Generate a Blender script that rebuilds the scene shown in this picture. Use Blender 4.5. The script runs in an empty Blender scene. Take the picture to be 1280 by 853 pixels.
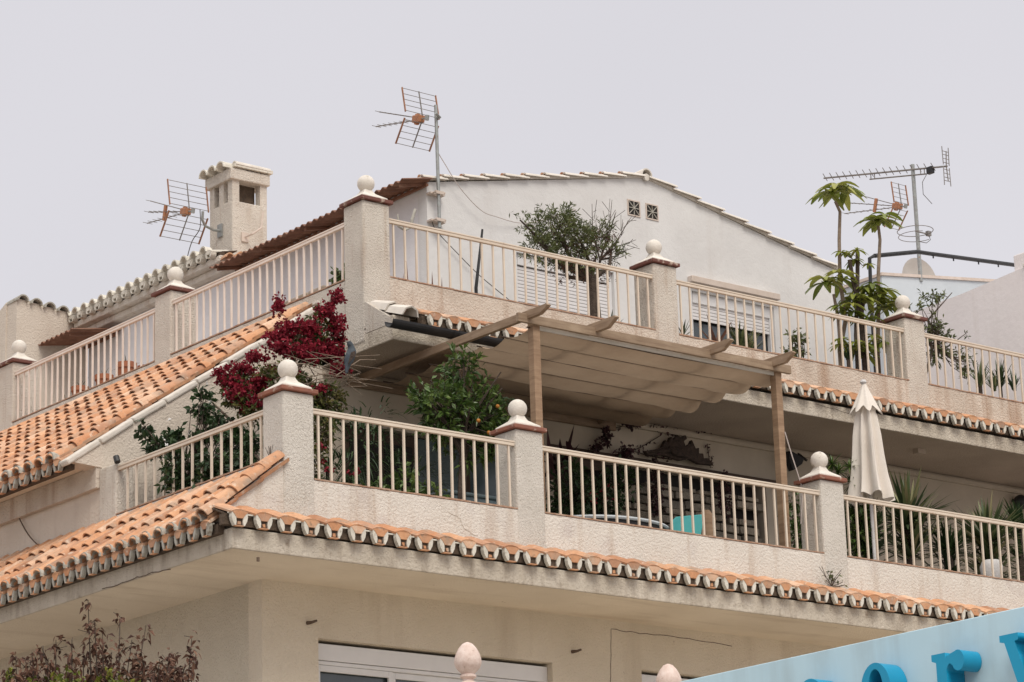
import bpy, bmesh, math, random
from mathutils import Vector as V, Matrix
random.seed(7)
PI = math.pi
sc = bpy.context.scene
COL = sc.collection
def col_link(o): COL.objects.link(o)
R = random.uniform
# ------------------------------------------------------------------ camera model (solved from the vanishing points)
F = 3667.9
pitch, roll, yaw = .27695, -.030918, .679441
_a = PI/2-yaw
FW = V((math.cos(_a)*math.cos(pitch), math.sin(_a)*math.cos(pitch), math.sin(pitch)))
_rt = V((math.sin(_a), -math.cos(_a), 0)); _up = _rt.cross(FW)
RT = _rt*math.cos(roll)+_up*math.sin(roll); UP = -_rt*math.sin(roll)+_up*math.cos(roll)
CAM = V((-16.503, -24.204, 1.6))
def on(ax, v, px, py):
    """point of the world plane (axis ax = v) seen at a photo pixel: used to take measurements"""
    d = FW+RT*((px-640)/F)-UP*((py-426.5)/F)
    return CAM+d*((v-CAM[ax])/d[ax])
def onX(v, px, py): return on(0, v, px, py)
def onY(v, px, py): return on(1, v, px, py)
cd = bpy.data.cameras.new('camera'); cam = bpy.data.objects.new('camera', cd); col_link(cam)
cd.sensor_width = 36; cd.lens = F/1280*36; cd.clip_start = .1; cd.clip_end = 3000
m = Matrix.Identity(4)
for i in range(3): m[i][0] = RT[i]; m[i][1] = UP[i]; m[i][2] = -FW[i]; m[i][3] = CAM[i]
cam.matrix_world = m
sc.camera = cam
# ------------------------------------------------------------------ materials
CR_ = (1.04, 1.01, .945)
CREAM = {k: CR_ for k in ('roughcast', 'roughcast_clean', 'stucco', 'stucco_warm', 'wall_low', 'wall_low_left', 'fascia', 'soffit', 'left_wall', 'back_wall', 'rail', 'rail_white', 'white_trim', 'verge_white', 'tile_end', 'umbrella')}
def mat(name, c1, c2=None, scale=3., rough=.9, bump=None, bump2=None, streak=None, rnd=None, spec=.3, trans=0, metal=0, wood=None, patch=None, coat=0):
    if name in CREAM:
        k = CREAM[name]; c1 = tuple(a*b for a, b in zip(c1, k)); c2 = tuple(a*b for a, b in zip(c2, k)) if c2 else c2
    m = bpy.data.materials.new(name); m.use_nodes = True
    nt = m.node_tree; N = nt.nodes; L = nt.links; N.clear()
    out = N.new('ShaderNodeOutputMaterial'); p = N.new('ShaderNodeBsdfPrincipled')
    p.inputs['Roughness'].default_value = rough; p.inputs['Specular IOR Level'].default_value = spec
    p.inputs['Metallic'].default_value = metal; p.inputs['Coat Weight'].default_value = coat
    geo = N.new('ShaderNodeNewGeometry'); pos = geo.outputs['Position']
    def noise(sc_, det=4, vec=pos, ro=.6):
        n = N.new('ShaderNodeTexNoise'); n.inputs['Scale'].default_value = sc_; n.inputs['Detail'].default_value = det
        n.inputs['Roughness'].default_value = ro; L.new(vec, n.inputs['Vector']); return n.outputs['Fac']
    def mapr(s, a, b, c=0., d=1.):
        n = N.new('ShaderNodeMapRange'); n.inputs[1].default_value = a; n.inputs[2].default_value = b
        n.inputs[3].default_value = c; n.inputs[4].default_value = d; L.new(s, n.inputs[0]); return n.outputs[0]
    def mix(f, a, b, mode='MIX'):
        n = N.new('ShaderNodeMix'); n.data_type = 'RGBA'; n.blend_type = mode
        if hasattr(f, 'links'): L.new(f, n.inputs[0])
        else: n.inputs[0].default_value = f
        for q, s in ((6, a), (7, b)):
            if hasattr(s, 'links'): L.new(s, n.inputs[q])
            else: n.inputs[q].default_value = (*s, 1)
        return n.outputs[2]
    def scaled(v3):
        n = N.new('ShaderNodeMapping'); n.inputs['Scale'].default_value = v3; L.new(pos, n.inputs['Vector']); return n.outputs[0]
    c = c1
    if c2: c = mix(mapr(noise(scale), .35, .65), c1, c2)
    if wood: c = mix(mapr(noise(1, 5, scaled(wood[0])), .35, .7), c, wood[1])
    if rnd:
        at = N.new('ShaderNodeAttribute'); at.attribute_name = 'rnd'
        cr = N.new('ShaderNodeValToRGB'); L.new(at.outputs['Fac'], cr.inputs[0]); el = cr.color_ramp.elements
        while len(el) < len(rnd): el.new(.5)
        for k, cc in enumerate(rnd): el[k].position = k/(len(rnd)-1); el[k].color = (*cc, 1)
        c = mix(1., c, cr.outputs[0], 'MULTIPLY') if c2 or wood else cr.outputs[0]
    if patch:  # (colour, scale, lo, hi)
        for pc, ps, lo, hi in patch: c = mix(mapr(noise(ps, 6), lo, hi), c, pc)
    if streak:
        sv, colr, lo, hi, amt = streak
        c = mix(mapr(noise(1, 5, scaled(sv)), lo, hi, 0, amt), c, colr)
    if hasattr(c, 'links'): L.new(c, p.inputs['Base Color'])
    else: p.inputs['Base Color'].default_value = (*c, 1)
    nrm = None
    for b in (bump, bump2):
        if b:
            bn = N.new('ShaderNodeBump'); bn.inputs['Strength'].default_value = b[2] if len(b) > 2 else 1; bn.inputs['Distance'].default_value = b[1]
            L.new(noise(b[0], 5), bn.inputs['Height'])
            if nrm: L.new(nrm, bn.inputs['Normal'])
            nrm = bn.outputs[0]
    if nrm: L.new(nrm, p.inputs['Normal'])
    s = p.outputs[0]
    if trans:
        t = N.new('ShaderNodeBsdfTranslucent'); ms = N.new('ShaderNodeMixShader'); ms.inputs[0].default_value = trans
        if hasattr(c, 'links'): L.new(c, t.inputs[0])
        else: t.inputs[0].default_value = (*c, 1)
        L.new(s, ms.inputs[1]); L.new(t.outputs[0], ms.inputs[2]); s = ms.outputs[0]
    L.new(s, out.inputs[0]); return m
RUST = (.30, .13, .06)
M = dict(
 roughcast=mat('roughcast', (.74, .70, .66), (.66, .61, .57), 2.5, bump=(44, .035), bump2=(110, .010), streak=((9, 9, .8), (.42, .28, .18), .56, .78, .55), patch=[((.56, .43, .33), .9, .6, .8)]),
 roughcast_clean=mat('roughcast_clean', (.75, .72, .695), (.68, .65, .62), 2.0, bump=(46, .03), bump2=(120, .010), streak=((9, 9, .8), (.40, .30, .22), .60, .82, .5), patch=[((.35, .32, .28), 14, .68, .8)]),
 stucco=mat('stucco', (.74, .71, .685), (.67, .635, .605), 1.3, bump=(34, .024), bump2=(110, .005), streak=((5, 5, .45), (.42, .29, .19), .52, .78, .65), patch=[((.40, .31, .25), 20, .66, .8), ((.60, .54, .50), 2.2, .55, .75)]),
 stucco_warm=mat('stucco_warm', (.66, .60, .55), (.56, .50, .45), 1.3, bump=(34, .03), bump2=(110, .005), streak=((6, 6, .45), (.34, .2, .12), .50, .76, .7), patch=[((.30, .22, .16), 20, .66, .8), ((.50, .42, .35), 2.2, .52, .75)]),
 wall_low=mat('wall_low', (.70, .64, .56), (.62, .56, .48), .7, bump=(38, .022), bump2=(120, .004), streak=((3, 3, .3), (.36, .27, .19), .55, .8, .35), patch=[((.28, .2, .14), 9, .70, .78)]),
 wall_low_left=mat('wall_low_left', (.66, .61, .53), (.58, .53, .46), .9, bump=(34, .04), bump2=(120, .005)),
 fascia=mat('fascia', (.64, .59, .53), (.52, .47, .41), 2.2, bump=(34, .03), bump2=(120, .006), streak=((7, 7, 1.2), (.26, .2, .15), .5, .74, .65), patch=[((.25, .19, .14), 5, .62, .76)]),
 soffit=mat('soffit', (.72, .65, .565), (.63, .56, .48), .8, bump=(40, .012), streak=((.5, 3, 3), (.35, .25, .17), .52, .78, .45), patch=[((.25, .17, .1), 7, .7, .76)]),
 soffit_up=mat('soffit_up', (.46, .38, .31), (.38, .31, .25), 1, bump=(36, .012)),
 gable=mat('gable', (.70, .69, .68), (.62, .605, .595), .8, bump=(12, .006), bump2=(60, .003), streak=((3, 3, .3), (.52, .48, .45), .58, .8, .4)),
 gable_side=mat('gable_side', (.78, .76, .77), (.72, .70, .71), 1, bump=(20, .005)),
 white_wall=mat('white_wall', (.80, .75, .74), (.74, .69, .68), .5, bump=(9, .006), streak=((4, 4, .25), (.62, .56, .52), .55, .8, .5)),
 left_wall=mat('left_wall', (.66, .60, .55), (.58, .52, .47), 1, bump=(34, .02), streak=((5, 5, .6), (.45, .36, .3), .55, .8, .4)),
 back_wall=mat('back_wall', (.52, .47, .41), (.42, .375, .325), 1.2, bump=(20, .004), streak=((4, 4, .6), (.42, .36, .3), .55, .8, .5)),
 tile=mat('tile', (1, 1, 1), (.84, .8, .78), 14, rough=.85, rnd=[(.54, .26, .135), (.62, .33, .18), (.68, .41, .25), (.57, .29, .155), (.72, .49, .34), (.42, .21, .12), (.63, .32, .165), (.50, .29, .19)], bump=(60, .004), patch=[((.33, .25, .19), 4, .50, .74), ((.66, .57, .46), 11, .58, .76), ((.17, .13, .10), 17, .60, .74)]),
 shaded_mortar=mat('shaded_mortar', (.12, .085, .06), (.075, .055, .04), 10, bump=(40, .02)),  # brown bedding, darkened so the shade between tiles is in its colour
 tile_end=mat('tile_end', (.68, .66, .62), (.54, .52, .48), 9, bump=(60, .006), patch=[((.30, .27, .22), 16, .6, .72)]),
 tile_end_grey=mat('tile_end_grey', (.44, .42, .37), (.32, .30, .26), 9, bump=(60, .006), patch=[((.20, .16, .12), 12, .56, .7)]),
 verge_white=mat('verge_white', (.66, .63, .61), (.56, .53, .50), 5, bump=(30, .006), patch=[((.4, .34, .28), 9, .66, .78)]),
 cap_red=mat('cap_red', (.28, .115, .075), (.22, .095, .07), 9, rough=.8, bump=(50, .003), patch=[((.48, .36, .29), 11, .56, .68)]),
 cap_dark=mat('cap_dark', (.17, .07, .055), (.13, .058, .048), 9, rough=.8, patch=[((.48, .38, .31), 9, .54, .66)]),
 white_trim=mat('white_trim', (.70, .67, .65), (.60, .57, .54), 8, rough=.8, bump=(50, .006), patch=[((.36, .31, .24), 13, .62, .74)]),
 rail=mat('rail', (.66, .59, .52), (.60, .52, .45), 4, rough=.5, bump=(60, .001), patch=[((.36, .20, .11), 16, .66, .76)]),
 rail_white=mat('rail_white', (.76, .68, .64), (.70, .61, .56), 4, rough=.5, patch=[((.4, .22, .12), 16, .68, .78)]),
 rust=mat('rust', (.34, .19, .12), (.46, .33, .25), 14, bump=(60, .01)),
 wood=mat('wood', (.40, .275, .18), (.33, .22, .14), 6, rough=.8, wood=((2.2, 2.2, 22), (.23, .145, .09)), bump=(40, .003), patch=[((.10, .06, .04), 7, .74, .79)]),
 wood_x=mat('wood_x', (.36, .27, .19), (.30, .22, .15), 6, rough=.8, wood=((2, 22, 22), (.20, .135, .09)), bump=(40, .003), patch=[((.08, .05, .035), 5, .72, .76)]),
 wood_y=mat('wood_y', (.37, .27, .19), (.30, .21, .14), 6, rough=.8, wood=((22, 2, 22), (.21, .14, .09)), bump=(40, .003), patch=[((.10, .06, .04), 7, .74, .79)]),
 canvas=mat('canvas', (.385, .285, .20), (.33, .24, .165), 2, rough=.95, trans=.28, bump=(14, .01), streak=((1.2, 5, 5), (.40, .30, .21), .5, .8, .4)),
 canvas_edge=mat('canvas_edge', (.70, .66, .60), (.62, .58, .52), 4, rough=.9, trans=.2),
 corrugated=mat('corrugated', (.25, .12, .075), (.17, .08, .05), 5, rough=.7, bump=(30, .004), patch=[((.36, .22, .15), 3, .55, .8)]),
 dark_wood=mat('dark_wood', (.085, .055, .04), (.06, .04, .03), 5, rough=.7),
 black=mat('black', (.018, .018, .02), (.03, .03, .032), 8, rough=.45),
 black_matt=mat('black_matt', (.02, .018, .017), (.035, .03, .028), 8, rough=.85),
 steel=mat('steel', (.36, .38, .37), (.28, .28, .27), 16, rough=.5, metal=.5, patch=[((.30, .17, .1), 22, .62, .72)]),
 alu=mat('alu', (.25, .235, .22), (.18, .16, .15), 16, rough=.55, metal=.3),
 orange_plastic=mat('orange_plastic', (.44, .20, .10), (.34, .155, .09), 12, rough=.6),
 brown_stile=mat('brown_stile', (.36, .175, .10), (.25, .125, .08), 12, rough=.6),
 glass=mat('glass', (.055, .07, .078), (.04, .05, .057), 1, rough=.06, spec=.8),
 finial_pink=mat('finial_pink', (.72, .60, .54), (.60, .46, .40), 14, rough=.85, bump=(60, .004), patch=[((.4, .28, .22), 22, .62, .72)]),
 glass_teal=mat('glass_teal', (.09, .14, .15), (.07, .11, .12), 2, rough=.15, spec=.6),
 frame_white=mat('frame_white', (.72, .71, .71), (.67, .66, .66), 3, rough=.4),
 shutter=mat('shutter', (.74, .72, .72), (.68, .66, .66), 3, rough=.5),
 shutter_box=mat('shutter_box', (.62, .53, .47), (.54, .45, .38), 6, rough=.6),
 panel_blue=mat('panel_blue', (.50, .68, .76), (.47, .65, .735), 1.2, rough=.38, streak=((4, 4, .35), (.36, .46, .50), .48, .76, .6), patch=[((.25, .3, .33), 26, .72, .76), ((.40, .52, .57), 1.1, .5, .75)]),
 letter_blue=mat('letter_blue', (.012, .30, .50), (.012, .27, .46), 3, rough=.35),
 umbrella=mat('umbrella', (.80, .76, .74), (.74, .70, .67), 3, rough=.95, trans=.15, bump=(30, .004)),
 bark=mat('bark', (.10, .075, .058), (.06, .045, .036), 14, bump=(50, .02)),
 bark_pale=mat('bark_pale', (.27, .21, .16), (.19, .14, .105), 14, bump=(50, .01)),
 terracotta=mat('terracotta', (.42, .17, .09), (.33, .13, .075), 6, rough=.85, bump=(40, .004)),
 pot_beige=mat('pot_beige', (.42, .35, .29), (.34, .28, .22), 6, rough=.85, bump=(40, .006)),
 white_paint=mat('white_paint', (.62, .61, .60), (.52, .5, .49), 5, rough=.7, bump=(30, .006)),
 stone=mat('stone', (.42, .38, .32), (.26, .235, .20), 8, rough=.95, bump=(24, .03), rnd=[(.6, .6, .6), (1, .97, .92), (.75, .73, .7)]),
 louvre=mat('louvre', (.24, .23, .20), (.12, .115, .10), 5, rough=.9, bump=(30, .01), patch=[((.05, .05, .04), 5, .5, .62)]),
 teal=mat('teal', (.09, .42, .42), (.07, .36, .37), 3, rough=.6),
 greyblue=mat('greyblue', (.56, .60, .63), (.50, .54, .57), .8, rough=.6, streak=((.6, 2, 2), (.42, .45, .48), .5, .7, .5)),
 dish=mat('dish', (.50, .48, .45), (.44, .42, .40), 4, rough=.5),
 drift=mat('drift', (.085, .06, .048), (.045, .033, .027), 12, bump=(30, .03)),
 feather=mat('feather', (.085, .10, .115), (.045, .055, .07), 20, rough=.8),
 bill=mat('bill', (.03, .03, .03)),
 crack=mat('crack', (.09, .06, .045), (.14, .10, .075), 20),
 cable=mat('cable', (.10, .09, .085)), cable_light=mat('cable_light', (.50, .44, .41)),
 pale_ground=mat('pale_ground', (.36, .32, .28), (.30, .27, .235), 2, bump=(80, .004)),  # street tone lightened to bounce more light up onto the soffits
 paving=mat('paving', (.32, .29, .26), (.26, .24, .22), 3, bump=(40, .004)),
 l_citrus=mat('l_citrus', (.03, .06, .02), rough=.35, spec=.5, trans=.15, rnd=[(.028, .055, .013), (.05, .095, .02), (.085, .14, .03), (.17, .23, .055)]),
 l_boug=mat('l_boug', (.05, .07, .02), rough=.6, trans=.2, rnd=[(.03, .05, .012), (.055, .075, .018), (.10, .10, .025), (.16, .12, .03)]),
 l_bract=mat('l_bract', (.3, .02, .05), rough=.7, trans=.25, rnd=[(.09, .005, .011), (.18, .009, .022), (.28, .016, .036), (.40, .04, .06)]),
 l_dark=mat('l_dark', (.02, .04, .015), rough=.4, trans=.12, rnd=[(.014, .028, .010), (.022, .045, .016), (.035, .065, .022), (.06, .10, .04)]),
 l_olive=mat('l_olive', (.05, .07, .03), rough=.6, trans=.15, rnd=[(.05, .065, .025), (.085, .105, .038), (.13, .15, .055), (.19, .20, .085)]),
 l_brown=mat('l_brown', (.12, .06, .04), rough=.8, rnd=[(.05, .024, .018), (.085, .04, .028), (.13, .065, .042), (.18, .10, .065)]),
 l_palm=mat('l_palm', (.05, .07, .02), rough=.45, trans=.25, rnd=[(.09, .12, .025), (.16, .20, .035), (.27, .30, .06), (.36, .35, .09)]),
 l_yucca=mat('l_yucca', (.04, .06, .03), rough=.5, trans=.1, rnd=[(.035, .055, .025), (.07, .10, .045), (.14, .18, .075), (.28, .24, .13)]),
 l_purple=mat('l_purple', (.05, .02, .025), rough=.6, rnd=[(.03, .012, .018), (.06, .022, .028), (.10, .045, .045)]),
 l_lime=mat('l_lime', (.12, .14, .02), rough=.6, trans=.2, rnd=[(.06, .08, .012), (.13, .15, .02), (.22, .22, .035)]),
 l_pinkbrown=mat('l_pinkbrown', (.2, .1, .08), rough=.6, rnd=[(.14, .07, .05), (.24, .13, .10), (.30, .18, .13)]),
 petal_white=mat('petal_white', (.7, .68, .66), rough=.7), petal_red=mat('petal_red', (.22, .015, .03), rough=.7),
 box_blue=mat('box_blue', (.24, .32, .34), (.20, .27, .29), 3, rough=.5),
 fruit=mat('fruit', (.42, .17, .03), rough=.5),
)
# ------------------------------------------------------------------ mesh builder
class MB:
    def __init__(s): s.v = []; s.f = []; s.r = []
    def add(s, vs, fs, r=None):
        n = len(s.v); s.v += [tuple(p) for p in vs]; r = random.random() if r is None else r
        for f in fs: s.f.append([n+i for i in f]); s.r.append(r)
    def box(s, x0, x1, y0, y1, z0, z1):
        s.add([(x, y, z) for z in (z0, z1) for y in (y0, y1) for x in (x0, x1)], [(0, 2, 3, 1), (4, 5, 7, 6), (0, 1, 5, 4), (2, 6, 7, 3), (0, 4, 6, 2), (1, 3, 7, 5)]); return s
    def frame_box(s, o, a, b, c, r=None):   # corner o, edge vectors
        o, a, b, c = V(o), V(a), V(b), V(c)
        s.add([o, o+a, o+a+b, o+b, o+c, o+a+c, o+a+b+c, o+b+c], [(0, 3, 2, 1), (4, 5, 6, 7), (0, 1, 5, 4), (1, 2, 6, 5), (2, 3, 7, 6), (3, 0, 4, 7)], r); return s
    def bar(s, p, q, w, h=None, up=(0, 0, 1)):
        p, q = V(p), V(q); d = (q-p).normalized(); up = V(up)
        if abs(d.dot(up)) > .95: up = V((1, 0, 0))
        sd = d.cross(up).normalized(); u = sd.cross(d); h = h or w
        return s.frame_box(p-sd*w/2-u*h/2, q-p, sd*w, u*h)
    def prism(s, pts, d, r=None):    # polygon pts (3D) extruded by d
        n = len(pts); d = V(d)
        s.add([V(p) for p in pts]+[V(p)+d for p in pts], [list(range(n))[::-1], list(range(n, 2*n))]+[(i, (i+1) % n, (i+1) % n+n, i+n) for i in range(n)], r); return s
    def tube(s, pts, rad, n=8, caps=True, r=None):
        pts = [V(p) for p in pts]; k = len(pts); rad = rad if isinstance(rad, (list, tuple)) else [rad]*k
        vs = []; prev = None
        for i, p in enumerate(pts):
            d = (pts[min(i+1, k-1)]-pts[max(i-1, 0)]).normalized()
            if prev is None:
                a = V((0, 0, 1)) if abs(d.z) < .9 else V((1, 0, 0)); prev = d.cross(a).normalized()
            prev = (prev-d*prev.dot(d)).normalized(); b = d.cross(prev)
            for j in range(n):
                t = 2*PI*j/n; vs.append(p+(prev*math.cos(t)+b*math.sin(t))*rad[i])
        fs = [(i*n+j, i*n+(j+1) % n, (i+1)*n+(j+1) % n, (i+1)*n+j) for i in range(k-1) for j in range(n)]
        if caps: fs += [list(range(n))[::-1], list(range((k-1)*n, k*n))]
        s.add(vs, fs, r); return s
    def lathe(s, c, prof, n=24, ax=None):
        c = V(c); k = len(prof)
        vs = [c+V((r*math.cos(2*PI*j/n), r*math.sin(2*PI*j/n), z)) for r, z in prof for j in range(n)]
        fs = [(i*n+j, i*n+(j+1) % n, (i+1)*n+(j+1) % n, (i+1)*n+j) for i in range(k-1) for j in range(n)]
        fs += [list(range(n))[::-1], list(range((k-1)*n, k*n))]
        s.add(vs, fs); return s
    def ball(s, c, r, n=20, squash=1):
        k = n//2
        return s.lathe(c, [(max(r*math.sin(PI*i/k), .0005), -r*squash*math.cos(PI*i/k)) for i in range(k+1)], n)
    def leaf(s, p, d, n, ln, w, r=None, droop=.15):
        p, d, n = V(p), V(d).normalized(), V(n)
        sd = d.cross(n)
        if sd.length < .05: sd = d.cross(V((.3, .7, .2)))
        sd.normalize(); n = sd.cross(d)
        mid = p+d*ln*.5-n*w*.18; tip = p+d*ln-V((0, 0, 1))*ln*droop
        s.add([p, p+d*ln*.48+sd*w/2, tip, mid, p+d*ln*.48-sd*w/2], [(0, 3, 2, 1), (0, 4, 2, 3)], r)
    def blade(s, p, d, ln, w, droop=.3, k=4, r=None):
        p, d = V(p), V(d).normalized(); sd = d.cross(V((0, 0, 1)))
        if sd.length < .1: sd = V((R(-1, 1), R(-1, 1), 0))
        sd.normalize(); vs = []
        for i in range(k+1):
            t = i/k; q = p+d*ln*t-V((0, 0, 1))*ln*droop*t*t; ww = w*(1-t**2.2)+.001
            vs += [q+sd*ww/2, q-sd*ww/2]
        s.add(vs, [(2*i, 2*i+1, 2*i+3, 2*i+2) for i in range(k)], r)
    def build(s, name, mt, parent=None, base=None, smooth=False, bevel=0, label=None):
        base = V(base) if base is not None else (V(parent['_base']) if parent is not None and '_base' in parent else V((0, 0, 0)))
        me = bpy.data.meshes.new(name); me.from_pydata([tuple(V(p)-base) for p in s.v], [], s.f)
        at = me.attributes.new('rnd', 'FLOAT', 'FACE'); at.data.foreach_set('value', s.r)
        me.materials.append(M[mt] if isinstance(mt, str) else mt)
        if smooth: me.polygons.foreach_set('use_smooth', [True]*len(me.polygons))
        o = bpy.data.objects.new(name, me); col_link(o)
        bm = bmesh.new(); bm.from_mesh(me); bmesh.ops.recalc_face_normals(bm, faces=bm.faces); bm.to_mesh(me); bm.free()
        if parent is not None:
            o.parent = parent; o['_base'] = list(base)
        else: o.location = base; o['_base'] = list(base)
        if bevel:
            b = o.modifiers.new('bevel', 'BEVEL'); b.width = bevel; b.segments = 2; b.limit_method = 'ANGLE'; b.angle_limit = .6
        if smooth:
            try: me.set_sharp_from_angle(angle=.7)
            except Exception: pass
        if label: o['label'] = label
        return o
def thing(name, label, cat, base, group=None, kind=None):
    o = bpy.data.objects.new(name, None); col_link(o); o.location = base; o['_base'] = list(base); o.empty_display_size = .2
    o['label'] = label; o['category'] = cat
    if group: o['group'] = group
    return o
def tag(o, label=None, cat=None, group=None, kind=None):
    if label: o['label'] = label
    if cat: o['category'] = cat
    if group: o['group'] = group
    if kind: o['kind'] = kind
    return o
def walls_y(mb, y, t, x0, x1, z0, z1, ops):   # wall in a plane y = const with rectangular openings
    ops = sorted(ops); x = x0
    for a, b, c, d in ops:
        mb.box(x, a, y, y+t, z0, z1)
        if c > z0: mb.box(a, b, y, y+t, z0, c)
        if d < z1: mb.box(a, b, y, y+t, d, z1)
        x = b
    mb.box(x, x1, y, y+t, z0, z1)
# ------------------------------------------------------------------ roof tiles
def cover(mb, p, d, n, s, ln, r0, r1, th=.014, k=7, lift=.02, r=None):
    """half barrel tile: p lower end, d up the slope, n normal, s sideways"""
    vs = []
    for (q, rr, lf) in ((p, r0, lift), (p+d*ln, r1, 0)):
        for ra in (rr, rr-th):
            for j in range(k+1):
                t = PI*j/k; vs.append(q+n*(lf+ra*math.sin(t))+s*ra*math.cos(t))
    m = k+1; fs = []
    for j in range(k):
        fs += [(j, j+1, 2*m+j+1, 2*m+j), (m+j, 3*m+j, 3*m+j+1, m+j+1), (j, m+j, m+j+1, j+1), (2*m+j, 2*m+j+1, 3*m+j+1, 3*m+j)]
    fs += [(0, 2*m, 3*m, m), (k, m+k, 3*m+k, 2*m+k)]
    mb.add(vs, fs, r)
def tile_field(mb, O, U, D, W, L, pitch, course, start=0):
    O, U, D = V(O), V(U).normalized(), V(D).normalized(); n = U.cross(D)
    if n.z < 0: n = -n
    nc = int(W/pitch); nr = max(1, int(round(L/course))); course = L/nr
    mb.frame_box(O-n*.05+D*.02, U*W, D*L, n*.03, .3)
    for i in range(nc):
        for j in range(nr):
            jt = R(-.008, .008); jw = R(-.006, .006)
            p = O+U*((i+.5)*pitch+jt)+D*(j*course+R(-.012, .012))
            if j == 0: p += U*0
            cover(mb, p, (D+U*R(-.012, .012)).normalized(), n, U, course+.07, pitch*.375+jw, pitch*.31, lift=.018+R(0, .008))
            # canal tile
            q = O+U*(i*pitch+jt)+D*(j*course); k = 4; vs = []
            for t_ in (0, course+.05):
                for jj in range(k+1):
                    t = PI*jj/k; vs.append(q+D*t_+n*(.055-pitch*.30*math.sin(t)*.7-.02*(t_ > 0))+U*pitch*.34*math.cos(t))
            mb.add(vs, [(jj, jj+1, k+2+jj, k+1+jj) for jj in range(k)])
def eave(parent, O, U, D, n_units, pitch, bw, bh, end_mat='tile_end', arch=True, cap_len=.3, arch_r=.4, name='eave_tiles', depth=.09, cap_mat='tile'):
    """front row of an eave: barrel shaped tile mouths with painted rims, brown mortar, arches between them"""
    O, U, D = V(O), V(U).normalized(), V(D).normalized(); n = U.cross(D)
    if n.z < 0: n = -n
    Z = V((0, 0, 1)); B = V((D.x, D.y, 0)).normalized()      # inwards
    ends, orange, fill = MB(), MB(), MB()
    for i in range(n_units):
        c = O+U*((i+.0)*pitch+R(-.006, .006)); w = bw*R(.95, 1.04); h = bh*R(.95, 1.05)
        def P(a, b, dd=0.): return c+U*a*w+Z*(b*h)+B*dd
        for sg in (-1, 1):
            j = R(-.03, .03)
            ends.prism([P(sg*.5, .96), P(sg*.52, .62+j), P(sg*.47, .34+j), P(sg*.32, .03), P(sg*.24, .05), P(sg*.21, .3), P(sg*.23, .58), P(sg*.38, .84)], B*depth)
        orange.prism([P(-.5, .97, -.004), P(-.36, .82, -.004), P(-.2, .55, -.004), P(.2, .55, -.004), P(.36, .82, -.004), P(.5, .97, -.004), P(.2, 1.08, -.004), P(-.2, 1.08, -.004)], B*depth*.9)
        # cap tile going up the slope
        vs = []; CW = pitch*.86 if not arch else w
        for q, sc_ in ((0, 1), (cap_len, .93)):
            for a in (-.53, -.3, 0, .3, .53): vs.append(c+Z*h*.99+D*q+U*a*CW*(1 if q else w/CW*1.02)+n*(.030*(1-(a/.53)**2)-.012*(q > 0)))
        for q, sc_ in ((0, 1), (cap_len, .93)):
            for a in (-.53, -.3, 0, .3, .53): vs.append(c+Z*h*.99+D*q+U*a*CW*(1 if q else w/CW*1.02)+n*(.030*(1-(a/.53)**2)-.012*(q > 0)-.02))
        fs = []
        for a in range(4): fs += [(a, a+1, 6+a, 5+a), (10+a, 15+a, 16+a, 11+a), (a, 10+a, 11+a, a+1)]
        fs += [(0, 5, 15, 10), (4, 14, 19, 9)]
        orange.add(vs, fs)
        orange.prism([P(-.3, 0), P(.3, 0), P(.27, .06), P(-.27, .06)], B*depth, .45)
        fill.prism([P(-.24, .04, depth*.4), P(.24, .04, depth*.4), P(.26, .62, depth*.4), P(-.26, .62, depth*.4)], B*.03)
        if R(0, 1) < .6: orange.prism([P(R(-.12, 0), .14, depth*.3), P(.12, .14, depth*.3), P(.1, R(.3, .42), depth*.3), P(-.08, .35, depth*.3)], B*.02, .1)
        if arch:
            ac = c+U*pitch*.5+Z*bh*1.22; k = 8; vs = []; ro = pitch*arch_r; ri = ro-.022
            for dd in (-.02, .10):
                for ra in (ro, ri):
                    for jj in range(k+1):
                        t = PI*jj/k; vs.append(ac+B*dd+Z*(ra*math.sin(t)*1.05)+U*ra*math.cos(t))
            m_ = k+1; fs = []
            for jj in range(k): fs += [(jj, jj+1, 2*m_+jj+1, 2*m_+jj), (m_+jj, 3*m_+jj, 3*m_+jj+1, m_+jj+1), (jj, m_+jj, m_+jj+1, jj+1)]
            ends.add(vs, fs)
    W = n_units*pitch; bk = O-U*pitch*.5+B*(depth+.03)
    fill.frame_box(bk+Z*bh*.15, U*W, B*.08, Z*(bh*.75)); ends.frame_box(O-U*pitch*.4+B*(depth*.93)+Z*bh*.86, U*(W-pitch*.4), B*.01, Z*bh*.1)
    fill.frame_box(bk+Z*bh*.9+B*.03, U*W, D*(cap_len*.9), Z*.012)  # dark board under the caps, gap shade painted into it
    ob = orange.build(name, cap_mat, parent)
    e = ends.build('tile_rims', end_mat, ob, base=ob['_base']); f_ = fill.build('shaded_mortar', 'shaded_mortar', ob, base=ob['_base'])
    return ob
# ------------------------------------------------------------------ the setting
g = MB(); g.add([(-600, -600, 0), (600, -600, 0), (600, 600, 0), (-600, 600, 0)], [(0, 1, 2, 3)]); tag(g.build('ground', 'pale_ground'), kind='structure')
g = MB(); g.box(-5.2, 30, -5.2, -2.4, 0, .13); g.box(-5.2, -2.4, -2.4, 30, 0, .13); tag(g.build('pavement', 'paving', bevel=.01), kind='structure')

B = thing('apartment_building', 'rendered corner building with stacked balustraded terraces, tiled eaves and a white gabled top floor', 'building', (0, 0, 0))
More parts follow.
